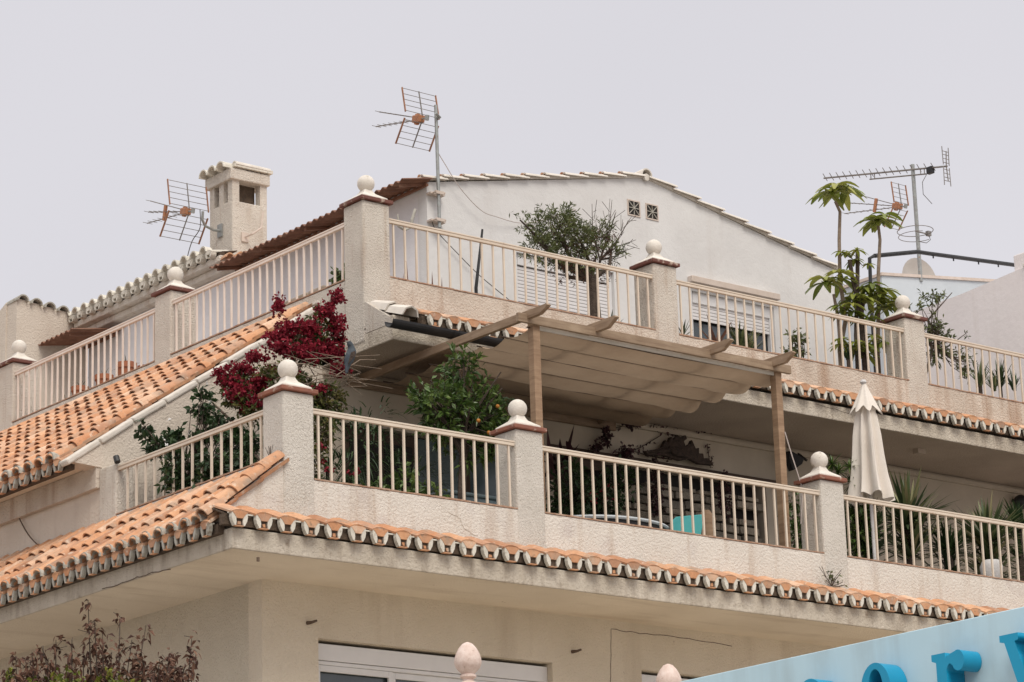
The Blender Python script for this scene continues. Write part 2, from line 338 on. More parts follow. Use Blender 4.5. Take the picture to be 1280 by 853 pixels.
# lower storey walls with window openings
w1 = (1.03, 4.21, 4.9, 7.10); w2 = (5.53, 9.2, 4.9, 7.13)
mb = MB(); walls_y(mb, .9, .25, .32, 16, 0, 7.66, [(w1[0], w1[1], w1[2], w1[3]), w2, (10.8, 13.6, 4.9, 7.1)]); mb.build('lower_wall', 'wall_low', B)
mb = MB(); mb.box(.322, .57, 1.152, 14, 0, 7.66); mb.box(15.75, 16, 1.152, 14, 0, 7.66); mb.box(.6, 15.7, 13.7, 13.95, 0, 7.66); mb.build('side_wall', 'wall_low_left', B)
for k, (a, b, c, d) in enumerate([w1, w2, (10.8, 13.6, 4.9, 7.1)]):
    f = MB(); y = .99
    f.box(a+.002, b-.002, y, y+.10, d-.21, d-.035)                      # roller box
    zt = d-.215; 
    f.box(a+.002, a+.05, y+.02, y+.08, c, zt); f.box(b-.12, b-.002, y+.02, y+.08, c, zt)
    f.box(a+.05, b-.12, y+.02, y+.08, zt-.04, zt)
    n = 3; ww = (b-.12-a-.05)/n
    s = MB()
    for i in range(n):
        x0 = a+.05+i*ww; x1 = x0+ww; yy = y+(.03 if i % 2 == 0 else .055)
        s.box(x0, x0+.055, yy, yy+.03, c+.05, zt-.042); s.box(x1-.055, x1, yy, yy+.03, c+.05, zt-.042); s.box(x0+.055, x1-.055, yy, yy+.03, zt-.11, zt-.042); s.box(x0+.055, x1-.055, yy, yy+.03, c+.05, c+.11)
    win = f.build('window', 'frame_white', B, bevel=.004)
    s.build('sash', 'frame_white', win, base=(0, 0, 0), bevel=.004)
    gl = MB(); gl.box(a+.06, b-.13, y+.088, y+.095, c+.05, zt-.05); gl.build('glass', 'glass', win, base=(0, 0, 0))
    dk = MB(); dk.box(a, b, y+.6, y+.62, c, d); dk.build('dark_room_sheet', 'black_matt', win, base=(0, 0, 0))  # black sheet standing in for the unlit room behind the glass
# slab between lower storey and terrace
mb = MB(); mb.box(-.80, 16, -.25, 14, 7.66, 7.875); mb.build('slab_edge', 'fascia', B, bevel=.012)
mb = MB(); mb.add([(-.79, -.24, 7.6585), (16, -.24, 7.6585), (16, 14, 7.6585), (-.79, 14, 7.6585)], [(0, 3, 2, 1)]); mb.build('soffit', 'soffit', B)
mb = MB(); mb.box(.2, 16, .2, 3.65, 7.88, 8.1); mb.build('terrace_floor', 'paving', B)
# lower parapet
mb = MB(); mb.box(0, 16, 0, .2, 7.88, 8.546); mb.prism([(-.80, 0, 7.88), (-.002, 0, 7.88), (-.002, 0, 8.70), (-.06, 0, 8.68), (-.80, 0, 8.09)], (0, .2, 0)); mb.build('parapet', 'stucco', B, bevel=.01)
mb = MB(); mb.box(0, .2, .362, 3.30, 7.88, 8.765); mb.build('parapet', 'stucco', B, bevel=.01)
# walls of the terrace storey
dA = (3.35, 6.1, 8.1, 10.36); dB = (6.6, 10.3, 8.1, 10.42)
mb = MB(); walls_y(mb, 3.65, .25, .3, 16, 7.88, 11.0, [dA, dB]) if 0 else None
mb.box(.3, 3.05, 3.65, 3.9, 7.88, 9.9)
# verge wall rising with the roof: plane y 3.65
mb = MB(); mb.prism([(.02, 3.65, 7.88), (3.05, 3.65, 7.88), (3.05, 3.65, 11.76), (.02, 3.65, 9.69), (-.40, 3.65, 9.405), (.02, 3.65, 9.38)], (0, .25, 0)); mb.build('verge_wall', 'left_wall', B)
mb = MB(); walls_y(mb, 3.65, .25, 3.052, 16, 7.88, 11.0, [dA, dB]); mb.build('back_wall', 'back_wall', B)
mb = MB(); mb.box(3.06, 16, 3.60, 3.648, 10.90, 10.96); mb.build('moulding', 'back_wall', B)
mb = MB(); mb.box(dB[0]-.08, dB[1]+.25, 3.61, 3.70, 10.42, 10.50); mb.build('door_head', 'dark_wood', B, bevel=.004)
# door A: dark double leaf and glazed leaf
d = MB(); d.box(3.37, 4.5, 3.74, 3.79, 8.1, 10.34); d.box(4.5, 6.08, 3.78, 3.80, 8.1, 8.3); d.box(5.25, 5.33, 3.73, 3.779, 8.1, 10.34); dd = d.build('door', 'dark_wood', B, bevel=.004)
gl = MB(); gl.box(4.52, 6.08, 3.781, 3.79, 8.31, 10.34); gl.build('glass', 'glass_teal', dd, base=(0, 0, 0))
pn = MB()
for x in (3.5, 4.02): pn.box(x, x+.42, 3.725, 3.739, 8.3, 10.2)
pn.build('door_panel', 'black_matt', dd, base=(0, 0, 0), bevel=.005)
# door B: weathered louvred shutters with dark gaps
d = MB()
for i, x in enumerate([6.62]):
    for a in (x, x+.84): d.box(a, a+.07, 3.72, 3.77, 8.1, 10.40)
    for z in (8.1, 9.2, 10.28): d.box(x+.07, x+.84, 3.722, 3.768, z, z+.12)
dd = d.build('door', 'dark_wood', B, bevel=.003)
lv = MB()
z = 8.12
while z < 10.25:
    x = 7.52+R(0, .1); h = R(.07, .13)
    while x < 10.2:
        w_ = R(.12, .42); j = R(0, .04)
        if R(0, 1) > .08: lv.frame_box((x, 3.70+j, z+R(-.01, .01)), (w_-.02, R(-.02, .02), R(-.012, .012)), (0, .10, 0), (R(-.01, .01), 0, h-.022), R(0, 1))
        x += w_
    z += h
lv.build('stone_infill', 'stone', dd, base=(0, 0, 0), bevel=.008)
bk = MB(); bk.box(6.6, 10.3, 3.86, 3.88, 8.1, 10.42); bk.box(3.35, 6.1, 3.86, 3.88, 8.1, 10.36); bk.build('door_back', 'black_matt', B)
# end pillar of the left lower terrace
mb = MB(); mb.box(-.005, .22, 3.30, 3.66, 7.88, 9.36); mb.build('parapet_end', 'roughcast', B, bevel=.015)
# left body wall below the big roof
mb = MB(); mb.box(.03, .3, 3.66, 14, 7.88, 9.60); mb.build('left_wall', 'left_wall', B)
mb = MB(); mb.box(-.05, .028, 3.66, 14, 9.14, 9.40); mb.build('string_course', 'stucco_warm', B, bevel=.01)
mb = MB(); mb.add([(-.36, 3.66, 9.402), (.03, 3.66, 9.402), (.03, 14, 9.402), (-.36, 14, 9.402)], [(0, 3, 2, 1)]); mb.build('soffit', 'soffit', B)
# ---- upper slab
mb = MB(); mb.box(3.05, 16, 2.2, 14, 11.0, 11.20); mb.box(3.05, 3.3, 2.2, 3.64, 11.2, 11.3); mb.build('slab_edge', 'fascia', B, bevel=.012)
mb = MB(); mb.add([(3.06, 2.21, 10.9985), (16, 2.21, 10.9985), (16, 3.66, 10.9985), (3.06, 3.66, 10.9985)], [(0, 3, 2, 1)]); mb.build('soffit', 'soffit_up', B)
mb = MB(); mb.prism([(3.048, 2.22, 11.2), (3.048, 2.76, 11.2), (3.048, 2.76, 11.60), (3.048, 2.22, 11.26)], (.25, 0, 0)); mb.build('eave_cheek', 'roughcast', B)
mb = MB(); mb.box(3.05, 16, 2.76, 2.96, 11.2, 11.96); mb.build('parapet', 'stucco_warm', B, bevel=.01)
mb = MB(); mb.box(3.05, 3.25, 3.16, 14, 11.0, 11.955); mb.build('parapet', 'roughcast', B, bevel=.01)
mb = MB(); mb.box(3.01, 3.049, 3.66, 13.9, 11.80, 11.835); mb.build('drip_edge', 'stucco', B, bevel=.006)
mb = MB(); mb.box(3.26, 16, 2.97, 14, 11.2, 11.45); mb.build('terrace_floor', 'paving', B)
# ---- pillars
def pillar(x, y, z0, z1, big=.02, mt='roughcast_clean', cap='cap_red', w=.385):
    if z1 > 11: cap = 'cap_dark'
    cx, cy = x+w/2-.01, y+w/2-.01; a = w/2
    p = MB(); p.box(cx-a, cx+a, cy-a, cy+a, z0, z1)
    po = p.build('pillar', mt, B, bevel=.022)
    c = MB(); c.box(cx-a-.036, cx+a+.036, cy-a-.036, cy+a+.036, z1+.003, z1+.050); c.build('cap', cap, po, base=(0, 0, 0), bevel=.008)
    t = MB(); b = a-.012; zz = z1+.053
    prof = [(b, 0), (b, .025), (b*.72, .06), (b*.45, .095), (.065, .125), (.055, .15)]
    vs = [(cx+sx*r, cy+sy*r, zz+h) for r, h in prof for sx, sy in ((-1, -1), (1, -1), (1, 1), (-1, 1))]
    fs = [(i*4+j, i*4+(j+1) % 4, (i+1)*4+(j+1) % 4, (i+1)*4+j) for i in range(len(prof)-1) for j in range(4)]+[(3, 2, 1, 0), tuple(range(len(prof)*4-4, len(prof)*4))]
    t.add(vs, fs); t.build('plinth', 'white_trim', po, base=(0, 0, 0), bevel=.006)
    s = MB(); s.ball((cx, cy, zz+.235), .107, 24); s.build('ball_finial', 'white_trim', po, base=(0, 0, 0), smooth=True)
    return po
zt = 9.45
for x in (0, 3.06, 7.69, 12.28): pillar(x, 0, 7.9, zt)
zu = 12.87
for x in (3.05, 7.66, 12.27): pillar(x, 2.76, 11.1 if x < 4 else 11.25, zu, mt='roughcast', w=.40)
for y in (7.05, 11.2): pillar(3.05, y, 11.1, zu-.03, mt='roughcast', w=.40)
# ---- tiled roofs
SL = V((.95, 0, .73)); Sn = SL.normalized()
tf = MB(); tile_field(tf, (-.93, 0.02, 7.955), (0, 1, 0), SL, 13.9, 1.17, .245, .35); tf.build('skirt_roof', 'tile', B, smooth=True)
eave(B, (-.95, .02, 7.81), (0, 1, 0), SL, 56, .245, .145, .13, 'tile_end_grey', arch=True, cap_len=.2, arch_r=.40, depth=.05)
# verge (hip) tiles closing the skirt roof at the corner
hp = MB()
a = V((-.92, .05, 8.02)); b = V((-.03, .05, 8.72)); d = (b-a).normalized(); n = V((0, 1, 0)).cross(d); n = n if n.z > 0 else -n
for i in range(5):
    q = a+(b-a)*(i/5)
    cover(hp, q-d*.03+V((0, R(-.012, .012), 0)), (d+n*.02).normalized(), n, V((0, 1, 0)), .30, .098, .082, .018, lift=.018, k=9)
hp.build('hip_tiles', 'tile', B, smooth=True)
SR = V((0, .3, .235))
eave(B, (-.76, -.34, 7.87), (1, 0, 0), V((0, .34, .145)), 58, .287, .192, .150, 'tile_end', arch=False, cap_len=.37, depth=.05)
eave(B, (3.60, 2.10, 11.215), (1, 0, 0), V((0, .66, .25)), 43, .287, .192, .145, 'tile_end', arch=False, cap_len=.71, depth=.05)
# white verge caps at the left end of the upper eave
vc = MB(); d = V((0, .66, .27)).normalized(); n = V((1, 0, 0)).cross(d); n = n if n.z > 0 else -n
for i in range(2): cover(vc, V((3.20, 2.07, 11.25))+d*i*.36, d, n, V((1, 0, 0)), .40, .125, .105, .02, lift=.02, k=4)
vc.build('verge_tiles', 'verge_white', B); vc = MB()
for i in range(2): cover(vc, V((3.27, 2.16, 11.30))+d*i*.36, d, n, V((1, 0, 0)), .30, .10, .085, .02, lift=.03, k=4)
vc.build('verge_tile_crown', 'tile', B)
vc = MB()
# big left roof
s0 = V((-.42, 3.9, 9.42)); SLb = V((3.45, 0, 2.36))
tf = MB(); tile_field(tf, (s0.x, 3.86, s0.z+.02), (0, 1, 0), SLb, 10.1, SLb.length, .255, .36); tf.build('big_roof', 'tile', B, smooth=True)
eave(B, (s0.x-.02, 3.86, 9.32), (0, 1, 0), SLb, 40, .255, .15, .12, 'tile_end_grey', arch=True, cap_len=.2, arch_r=.40, depth=.05)
vg = MB(); d = SLb.normalized(); n = V((0, 1, 0)).cross(d); n = n if n.z > 0 else -n
for i in range(8):
    q = V((-.44, 3.70, 9.40))+d*(i*.52); q += n*R(-.014, .008)
    vg.frame_box(q-V((0, .07+R(0, .012), 0))-n*.045, d*.505+n*R(-.015, .015), V((0, .22, 0)), n*.07, R(0, 1))
vg.build('verge_caps', 'verge_white', B, bevel=.02)
# ---- top floor house
X0, XR, XM, YG = 5.87, 13.42, 9.75, 5.2
zl, zr, zm = 14.33, 14.40, 15.13
win1 = (7.37, 9.1, 12.4, 13.62); win2 = (10.55, 12.15, 12.35, 13.60)
mb = MB(); walls_y(mb, YG, .2, X0, XR, 11.3, zl-.35, [win1, win2])
mb.prism([(X0, YG, zl-.35), (XR, YG, zl-.35), (XR, YG, zr), (XM, YG, zm), (X0, YG, zl)], (0, .2, 0)); mb.build('gable_wall', 'gable', B)
mb = MB(); mb.box(X0+.003, X0+.2, YG+.2, 13.95, 11.3, zl); mb.box(XR-.2, XR-.003, YG+.2, 13.95, 11.3, zr); mb.box(X0+.2, XR-.2, 13.7, 13.9, 11.3, 14.3); mb.build('house_side_wall', 'gable_side', B)
mb = MB(); mb.prism([(X0-.12, YG-.03, zl+.0), (XM, YG-.03, zm+.0), (XM, YG-.03, zm+.05), (X0-.12, YG-.03, zl+.05)], (0, 8.9, 0)); mb.prism([(XR+.1, YG-.03, zr), (XM+.002, YG-.03, zm), (XM+.002, YG-.03, zm+.05), (XR+.1, YG-.03, zr+.05)], (0, 8.9, 0)); mb.build('roof_deck', 'verge_white', B)
def verge_row(a, b, nn, r0=.042):
    a, b = V(a), V(b); d = (b-a).normalized(); n = V((0, 1, 0)).cross(d); n = n if n.z > 0 else -n
    w, rd = MB(), MB(); st = (b-a).length/nn
    for i in range(nn):
        q = a+d*(i*st); L_ = st+.06
        up = d if b.z > a.z else -d; qq = q if b.z > a.z else q+d*st
        # white painted outer half, terracotta crown
        cover(w, qq+V((0, -.02, 0)), (up+n*-.03).normalized(), n, V((0, 1, 0)), L_, r0, r0*.86, .018, lift=.035, k=6)
        cover(rd, qq+V((0, .03, 0))+n*.012, (up+n*-.03).normalized(), n, V((0, 1, 0)), L_*.98, r0, r0*.86, .018, lift=.035, k=6)
    w.build('verge_tiles', 'verge_white', B, smooth=True); rd.build('verge_tile_crown', 'tile', B, smooth=True)
verge_row((X0-.1, YG-.02, zl+.0), (XM-.1, YG-.02, zm+.0), 11)
verge_row((XM+.1, YG-.02, zm+.0), (XR+.05, YG-.02, zr+.0), 8)
rc = MB(); rc.tube([(XM, YG-.05, zm+.0), (XM, YG-.02, zm+.0)], .055, 8); cover(rc, V((XM, YG-.06, zm+.0)), V((0, 1, 0)), V((0, 0, 1)), V((1, 0, 0)), 8.9, .10, .09, .02, lift=.03, k=8); rc.build('ridge_tiles', 'verge_white', B, smooth=True)
tf = MB(); tile_field(tf, (X0+.10, YG+.25, zl+.0), (0, 1, 0), V((XM-X0-.1, 0, zm-zl)), 8.6, 3.9, .25, .38); tf.build('house_roof', 'tile', B, smooth=True)
tf = MB(); tile_field(tf, (XR+.05, YG+.25, zr+.02), (0, 1, 0), V((XM-XR, 0, zm-zr)), 8.6, 3.7, .25, .38); tf.build('house_roof', 'tile', B, smooth=True)
# shuttered windows of the gable
for (a, b, c, d_), sh in ((win1, 12.45), (win2, 13.2)):
    f = MB(); f.box(a+.002, a+.05, YG+.05, YG+.12, c, d_); f.box(b-.05, b-.002, YG+.05, YG+.12, c, d_); f.box(a+.05, b-.05, YG+.05, YG+.12, c, c+.05)
    f.box(a+.05, b-.05, YG+.04, YG+.13, d_-.16, d_-.002)
    wn = f.build('window', 'frame_white', B, bevel=.004)
    s = MB(); z = sh
    while z < d_-.17: s.box(a+.05, b-.05, YG+.065, YG+.080, z, z+.045); z += .050
    s.build('roller_shutter', 'shutter', wn, base=(0, 0, 0), bevel=.006)
    s = MB(); s.box(a+.05, b-.05, YG+.081, YG+.085, sh, d_-.17); s.build('shutter_joint', 'crack', wn, base=(0, 0, 0))
    s = MB(); s.box(a+.05, b-.05, YG+.13, YG+.14, c+.05, sh); s.build('glass', 'glass', wn, base=(0, 0, 0))
    dk = MB(); dk.box(a, b, YG+.21, YG+.22, c, d_); dk.build('dark_room_sheet', 'black_matt', wn, base=(0, 0, 0))  # black sheet in place of the room's darkness behind the shutter
s = MB(); s.box(10.48, 12.20, YG-.10, YG-.002, 13.70, 13.79); s.build('window_hood', 'shutter_box', B, bevel=.006)
# little cross shaped vents
for x0, x1, z0, z1 in ((9.42, 9.62, 14.535, 14.735), (9.76, 9.96, 14.54, 14.74)):
    v_ = MB(); v_.box(x0, x1, YG-.003, YG-.0015, z0, z1); vo = v_.build('vent', 'black_matt', B)
    c = MB(); cx, cz, h = (x0+x1)/2, (z0+z1)/2, (x1-x0)/2
    for t in (PI/4, -PI/4, 0, PI/2): c.bar((cx-math.cos(t)*h*(1.3 if t and t != PI/2 else 1), YG-.008, cz-math.sin(t)*h*(1.3 if t and t != PI/2 else 1)), (cx+math.cos(t)*h*(1.3 if t and t != PI/2 else 1), YG-.008, cz+math.sin(t)*h*(1.3 if t and t != PI/2 else 1)), .016, .010)
    c.lathe((cx, YG-.010, cz), [(.02, -.02), (.02, .02)], 10)
    c.build('vent_grille', 'tile_end_grey', vo, base=(0, 0, 0))
    c = MB(); t_ = .018
    c.box(x0-t_, x0, YG-.012, YG, z0-t_, z1+t_); c.box(x1, x1+t_, YG-.012, YG, z0-t_, z1+t_); c.box(x0, x1, YG-.012, YG, z1, z1+t_); c.box(x0, x1, YG-.012, YG, z0-t_, z0); c.build('vent_rim', 'shutter_box', vo, base=(0, 0, 0))
# corrugated awnings on the left side of the house
def corrugated(y0, y1, xo, zo, xi, zi, name='corrugated_awning', raft=True, pt=.145):
    c = MB(); n = int((y1-y0)/(pt/6)); vs = []
    for i in range(n+1):
        y = y0+(y1-y0)*i/n; h = .02*math.sin(2*PI*(y-y0)/pt)
        vs += [(xo, y, zo+h), (xi, y, zi+h), (xi, y, zi+h-.012), (xo, y, zo+h-.012)]
    fs = []
    for i in range(n):
        k = i*4; fs += [(k, k+4, k+5, k+1), (k+2, k+6, k+7, k+3), (k+3, k+7, k+4, k)]
    c.add(vs, fs); o = c.build(name, 'corrugated', B)
    r = MB(); y = y0+.15
    while y < y1: r.bar((xo+.05, y, zo-.045), (xi-.003, y, zi-.045), .04, .04); y += 1.1
    r.bar((xi-.06, y0+.05, zi-.085), (xi-.06, y1-.05, zi-.085), .035)
    r.build('awning_batten', 'corrugated', o, base=(0, 0, 0))
corrugated(5.05, 9.75, 5.38, 14.24, 5.868, 14.34)
# cornice and eave beyond the awning
mb = MB(); mb.box(5.60, 5.868, 9.8, 13.95, 14.40, 14.50); mb.box(5.72, 5.868, 9.8, 13.95, 14.30, 14.40); mb.build('cornice', 'stucco', B, bevel=.02)
eave(B, (5.50, 9.95, 14.47), (0, 1, 0), V((1, 0, .22)), 16, .26, .16, .09, 'tile_end', arch=True, cap_len=.3, arch_r=.36, cap_mat='tile_end')
hp = MB()
for i in range(3): cover(hp, V((5.66+.2*i, 9.62, 14.40+.05*i)), V((.1, 1, .02)).normalized(), V((0, 0, 1)), V((1, 0, 0)), .5, .075, .065, .018, lift=.02)
hp.build('corner_tiles', 'tile', B, smooth=True)
# far cross wall with its own coping
mb = MB(); mb.prism([(4.6, 13.97, 11.3), (5.87, 13.97, 11.3), (5.87, 13.97, 14.62), (4.62, 13.97, 14.74)], (0, .3, 0)); mb.prism([(4.6, 14.27, 11.3), (4.6, 14.27, 14.74), (4.6, 16.3, 13.9), (4.6, 16.3, 11.3)], (.3, 0, 0)); mb.build('cross_wall', 'left_wall', B)
cp = MB()
for i in range(6): cover(cp, V((4.70+i*.235, 13.90, 14.70-i*.022)), V((0, 1, 0)), V((0, 0, 1)), V((1, 0, 0)), .42, .10, .09, .022, lift=.0, k=8)
cp.build('coping_tiles', 'tile_end_grey', B)
corrugated(12.95, 14.0, 5.0, 14.06, 5.868, 14.20)
mb = MB(); mb.box(3.4, 4.6, 13.97, 14.1, 11.3, 12.9); mb.build('end_wall', 'left_wall', B)
# chimney
cx0, cy0, cx1, cy1 = 6.15, 10.31, 6.77, 10.93; zb, zo0, zo1, zt_ = 14.4, 15.58, 15.90, 16.07
ch = MB(); ch.box(cx0, cx1, cy0, cy1, zb, zo0); cho = ch.build('chimney', 'roughcast', B, bevel=.02)
ch = MB(); p_ = .13
for x, y in ((cx0, cy0), (cx1-p_, cy0), (cx0, cy1-p_), (cx1-p_, cy1-p_)): ch = MB(); ch.box(x+.004, x+p_-.004, y+.004, y+p_-.004, zo0-.01, zo1+.01); ch.build('flue_post', 'roughcast', cho, base=(0, 0, 0))
ch = MB(); ch.box(cx0+.004, cx0+p_-.03, cy0+.24, cy0+.36, zo0-.01, zo1+.01); ch.build('flue_post', 'roughcast', cho, base=(0, 0, 0))
ch = MB(); ch.box(cx0+.16, cx0+.50, cy0+.16, cy0+.50, zo0-.3, zo1); ch.build('flue', 'shaded_mortar', cho, base=(0, 0, 0))  # dark block filling the opening, its inner shade put in the colour
ch = MB(); ch.box(cx0-.05, cx1+.03, cy0-.04, cy1+.05, zo1, zt_); ch.build('chimney_cap', 'roughcast', cho, base=(0, 0, 0), bevel=.015)
ct = MB()
for i in range(3): cover(ct, V((cx0-.16, cy0+.10+.23*i, zt_-.02)), V((1, 0, .06)).normalized(), V((0, 0, 1)), V((0, 1, 0)), .40, .11, .10, .02, lift=.02, k=8)
ct.box(cx0+.0, cx1+.06, cy0-.07, cy1+.05, zt_+.02, zt_+.07); ct.build('chimney_tile', 'tile_end', cho, base=(0, 0, 0))
ct = MB(); cover(ct, V((cx0+.02, cy0-.02, zt_+.055)), V((1, 0, .0)), V((0, 0, 1)), V((0, 1, 0)), .62, .06, .055, .02, lift=.0); ct.build('chimney_tile', 'verge_white', cho, base=(0, 0, 0), smooth=True)
br = MB(); br.tube([(6.35, 10.31, 15.03), (6.4, 10.15, 15.05), (6.52, 10.10, 15.15), (6.55, 10.10, 15.40)], .016); br.box(6.30, 6.42, 10.285, 10.308, 14.96, 15.10); br.build('bracket', 'shutter_box', cho, base=(0, 0, 0))
# gutter
gt = MB(); k = 10; x0_, x1_ = 2.86, 5.25; gy, gz, gr = 2.02, 11.155, .085
vs = [(x, gy+rr*math.cos(PI+PI*j/k), gz+rr*math.sin(PI+PI*j/k)) for x in (x0_, x1_) for rr in (gr, gr-.008) for j in range(k+1)]
m_ = k+1; fs = []
for j in range(k): fs += [(j, j+1, 2*m_+j+1, 2*m_+j), (m_+j, m_+j+1, 3*m_+j+1, 3*m_+j), (j, m_+j, m_+j+1, j+1), (2*m_+j, 2*m_+j+1, 3*m_+j+1, 3*m_+j)]
fs += [(0, m_, 3*m_, 2*m_), (k, m_+k, 3*m_+k, 2*m_+k)]
gt.add(vs, fs)
for x in (3.75, 3.82): 
    vs = [(x+dx, gy+rr*math.cos(PI+PI*j/k), gz+rr*math.sin(PI+PI*j/k)) for dx in (0, .025) for rr in (gr+.006,) for j in range(k+1)]
    gt.add(vs, [(j, j+1, m_+j+1, m_+j) for j in range(k)])
gt.build('gutter', 'black', B)
# soffit fitting and cracks
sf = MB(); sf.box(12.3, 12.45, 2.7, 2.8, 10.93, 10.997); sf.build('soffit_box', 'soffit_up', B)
def crack(pts, w=.006, name='crack', mt='crack'):
    c = MB(); q = []
    for a, b in zip(pts[:-1], pts[1:]):
        for i in range(6): t = i/6; p = V(a).lerp(V(b), t); q.append(p+V((R(-1, 1)*.006, 0, R(-1, 1)*.010)))
    q.append(V(pts[-1])); c.tube(q, w/2, 4); return c.build(name, mt, B)
crack([onX(-.802, 128, 737), onX(-.802, 165, 724), onX(-.802, 185, 718), onX(-.802, 213, 712)], .010)
crack([onY(.899, 763, 853), onY(.899, 764, 787), onY(.899, 800, 792), onY(.899, 850, 797), onY(.899, 915, 808)], .008)
crack([onY(2.198, 1020, 505), onY(2.198, 1070, 520)], .005)
crack([onY(-.002, 560, 640), onY(-.002, 575, 648), onY(-.002, 580, 662), onY(-.002, 597, 670)], .004, 'crack', 'fascia')
crack([onX(3.047, 431, 416), onX(3.047, 446, 413), onX(3.047, 452, 409), onX(3.047, 457, 411)], .012)
for px, py in ((384, 779), (715, 815)):
    c = MB(); p = onY(.9, px, py); c.tube([p, p+V((.02, -.06, .0)), p+V((.07, -.08, .02))], [.022, .016, .012], 6); c.build('wall_stub', 'crack', B)
lc = MB(); q = onY(-.25, 324, 699); lc.lathe(q+V((0, .02, 0)), [(.016, -.02), (.016, .02)], 10); lc.build('wall_stub', 'crack', B)
# floor edge rust line along the parapets is the bottom bar of each railing
# low terrace in front of the ground floors, with posts
mb = MB(); mb.box(-.2, 16, -2.2, .9, .13, 5.0); mb.build('lower_terrace', 'wall_low', B)
for x in (.745, 3.33, 6.9):
    cx, cy = x, -2.02
    p = MB(); p.box(cx-.15, cx+.15, cy-.15, cy+.15, 5.0, 6.15); po = p.build('terrace_post', 'roughcast', B, bevel=.015)
    f = MB(); f.lathe((cx, cy, 6.15), [(.10, 0), (.10, .02), (.055, .04), (.05, .06), (.08, .08), (.08, .10), (.06, .11), (.09, .14), (.122, .18), (.134, .22), (.130, .265), (.113, .315), (.085, .365), (.05, .405), (.012, .422)], 24)
    f.build('acorn_finial', 'finial_pink', po, base=(0, 0, 0), smooth=True)

# ------------------------------------------------------------------ railings (each bay of railing is one thing; balusters share a mesh)
bal = {}
def railing(p, q, z0, z1, mt, label, n, group='metal railings between the pillars', over=0.):
    p, q = V((*p, 0)), V((*q, 0)); d = (q-p).normalized(); L_ = (q-p).length; s = V((-d.y, d.x, 0)); ow = -s if abs(d.x) > .5 else s
    base = (p.x, p.y, z0); t = thing('railing', label, 'railing', base, group)
    r = MB(); r.bar(p+V((0, 0, z1-.04)), q+V((0, 0, z1-.04))+d*over, .045, .035); r.bar(p+V((0, 0, z1-.011)), q+V((0, 0, z1-.011))+d*over, .055, .020); r.build('top_rail', mt, t, bevel=.004)
    r = MB(); x = 0
    pts = []
    while x < L_:
        pts.append(x); x += .12
    pts.append(L_)
    for a, b in zip(pts[:-1], pts[1:]):
        j = R(0, .008); r.frame_box(p+d*a+ow*(.042+j)+V((0, 0, z0+.001)), d*(b-a), -ow*(.065+j), (0, 0, .012+R(0, .007)))
    r.build('bottom_bar', 'rust', t)
    key = (round(z1-z0, 2), mt)
    if key not in bal:
        m_ = MB(); m_.box(-.011, .011, -.011, .011, 0, z1-z0-.055); o = m_.build('baluster', mt, t, base=(0, 0, 0)); bal[key] = o.data; bpy.data.objects.remove(o)
    for i in range(n):
        o = bpy.data.objects.new('baluster', bal[key]); col_link(o); o.parent = t
        w = p+d*(L_*(i+.55)/(n+.1)); o.location = V((w.x, w.y, z0+.003))-V(base); o.rotation_euler = (R(-.006, .006), R(-.006, .006), math.atan2(d.y, d.x)+R(-.05, .05))
    return t
railing((.375, .04), (3.07, .04), 8.546, 9.315, 'rail', 'cream lower railing in front of the citrus tree, right of the corner pillar', 17)
railing((3.435, .04), (7.70, .04), 8.546, 9.315, 'rail', 'long cream railing under the pergola, in front of the teal chair', 26)
railing((8.065, .04), (12.29, .04), 8.546, 9.315, 'rail', 'cream railing in front of the yuccas, right of the closed parasol', 27)
railing((12.66, .04), (15.98, .04), 8.546, 9.315, 'rail', 'cream lower railing at the far right, nearest the white neighbouring house', 21)
railing((.04, .365), (.04, 3.42), 8.77, 9.335, 'rail', 'short cream railing on the lower left flank, in front of the dark shrub', 16, over=.1)
railing((3.435, 2.80), (7.67, 2.80), 11.96, 12.715, 'rail', 'upper cream railing in front of the small olive tree', 25)
railing((8.05, 2.80), (12.28, 2.80), 11.96, 12.715, 'rail', 'upper cream railing in front of the half open shuttered window', 26)
railing((12.66, 2.80), (16, 2.80), 11.96, 12.715, 'rail', 'upper cream railing in front of the white party wall', 21)
railing((3.09, 3.16), (3.09, 7.06), 11.96, 12.70, 'rail_white', 'white railing under the brown corrugated awning, left of the tall corner pillar', 24)
railing((3.09, 7.44), (3.09, 11.21), 11.96, 12.70, 'rail_white', 'white railing in front of the row of terracotta pots', 24)
# ------------------------------------------------------------------ pergola
pg = thing('pergola', 'weathered timber pergola with two square posts standing at the front of the lower terrace', 'pergola', (3.6, .4, 8.1))
for x in (3.70, 7.45):
    p = MB(); p.box(x-.05, x+.05, .36, .46, 8.1, 10.99 if x < 5 else 10.93); p.build('post', 'wood', pg, bevel=.006)
b = MB(); b.bar((3.40, .33, 10.86), (7.62, .33, 10.86), .045, .105); b.build('front_beam', 'wood_x', pg, bevel=.006)
b = MB(); b.bar((3.40, 3.60, 10.86), (7.62, 3.60, 10.86), .05, .11); b.build('wall_beam', 'wood_x', pg, bevel=.006)
for x in (3.56, 4.56, 6.33, 7.34):
    r = MB(); zt = 10.955 if x < 4 else 10.975
    z0_, z1_ = 10.855, zt
    r.prism([(x-.035, 3.57, z0_), (x-.035, 3.57, z1_), (x-.035, -.03, z1_-.005), (x-.035, -.06, z1_-.03), (x-.035, .10, z0_+.0), (x-.035, .14, z0_)], (.055, 0, 0))
    r.build('rafter', 'wood_y', pg, bevel=.004)
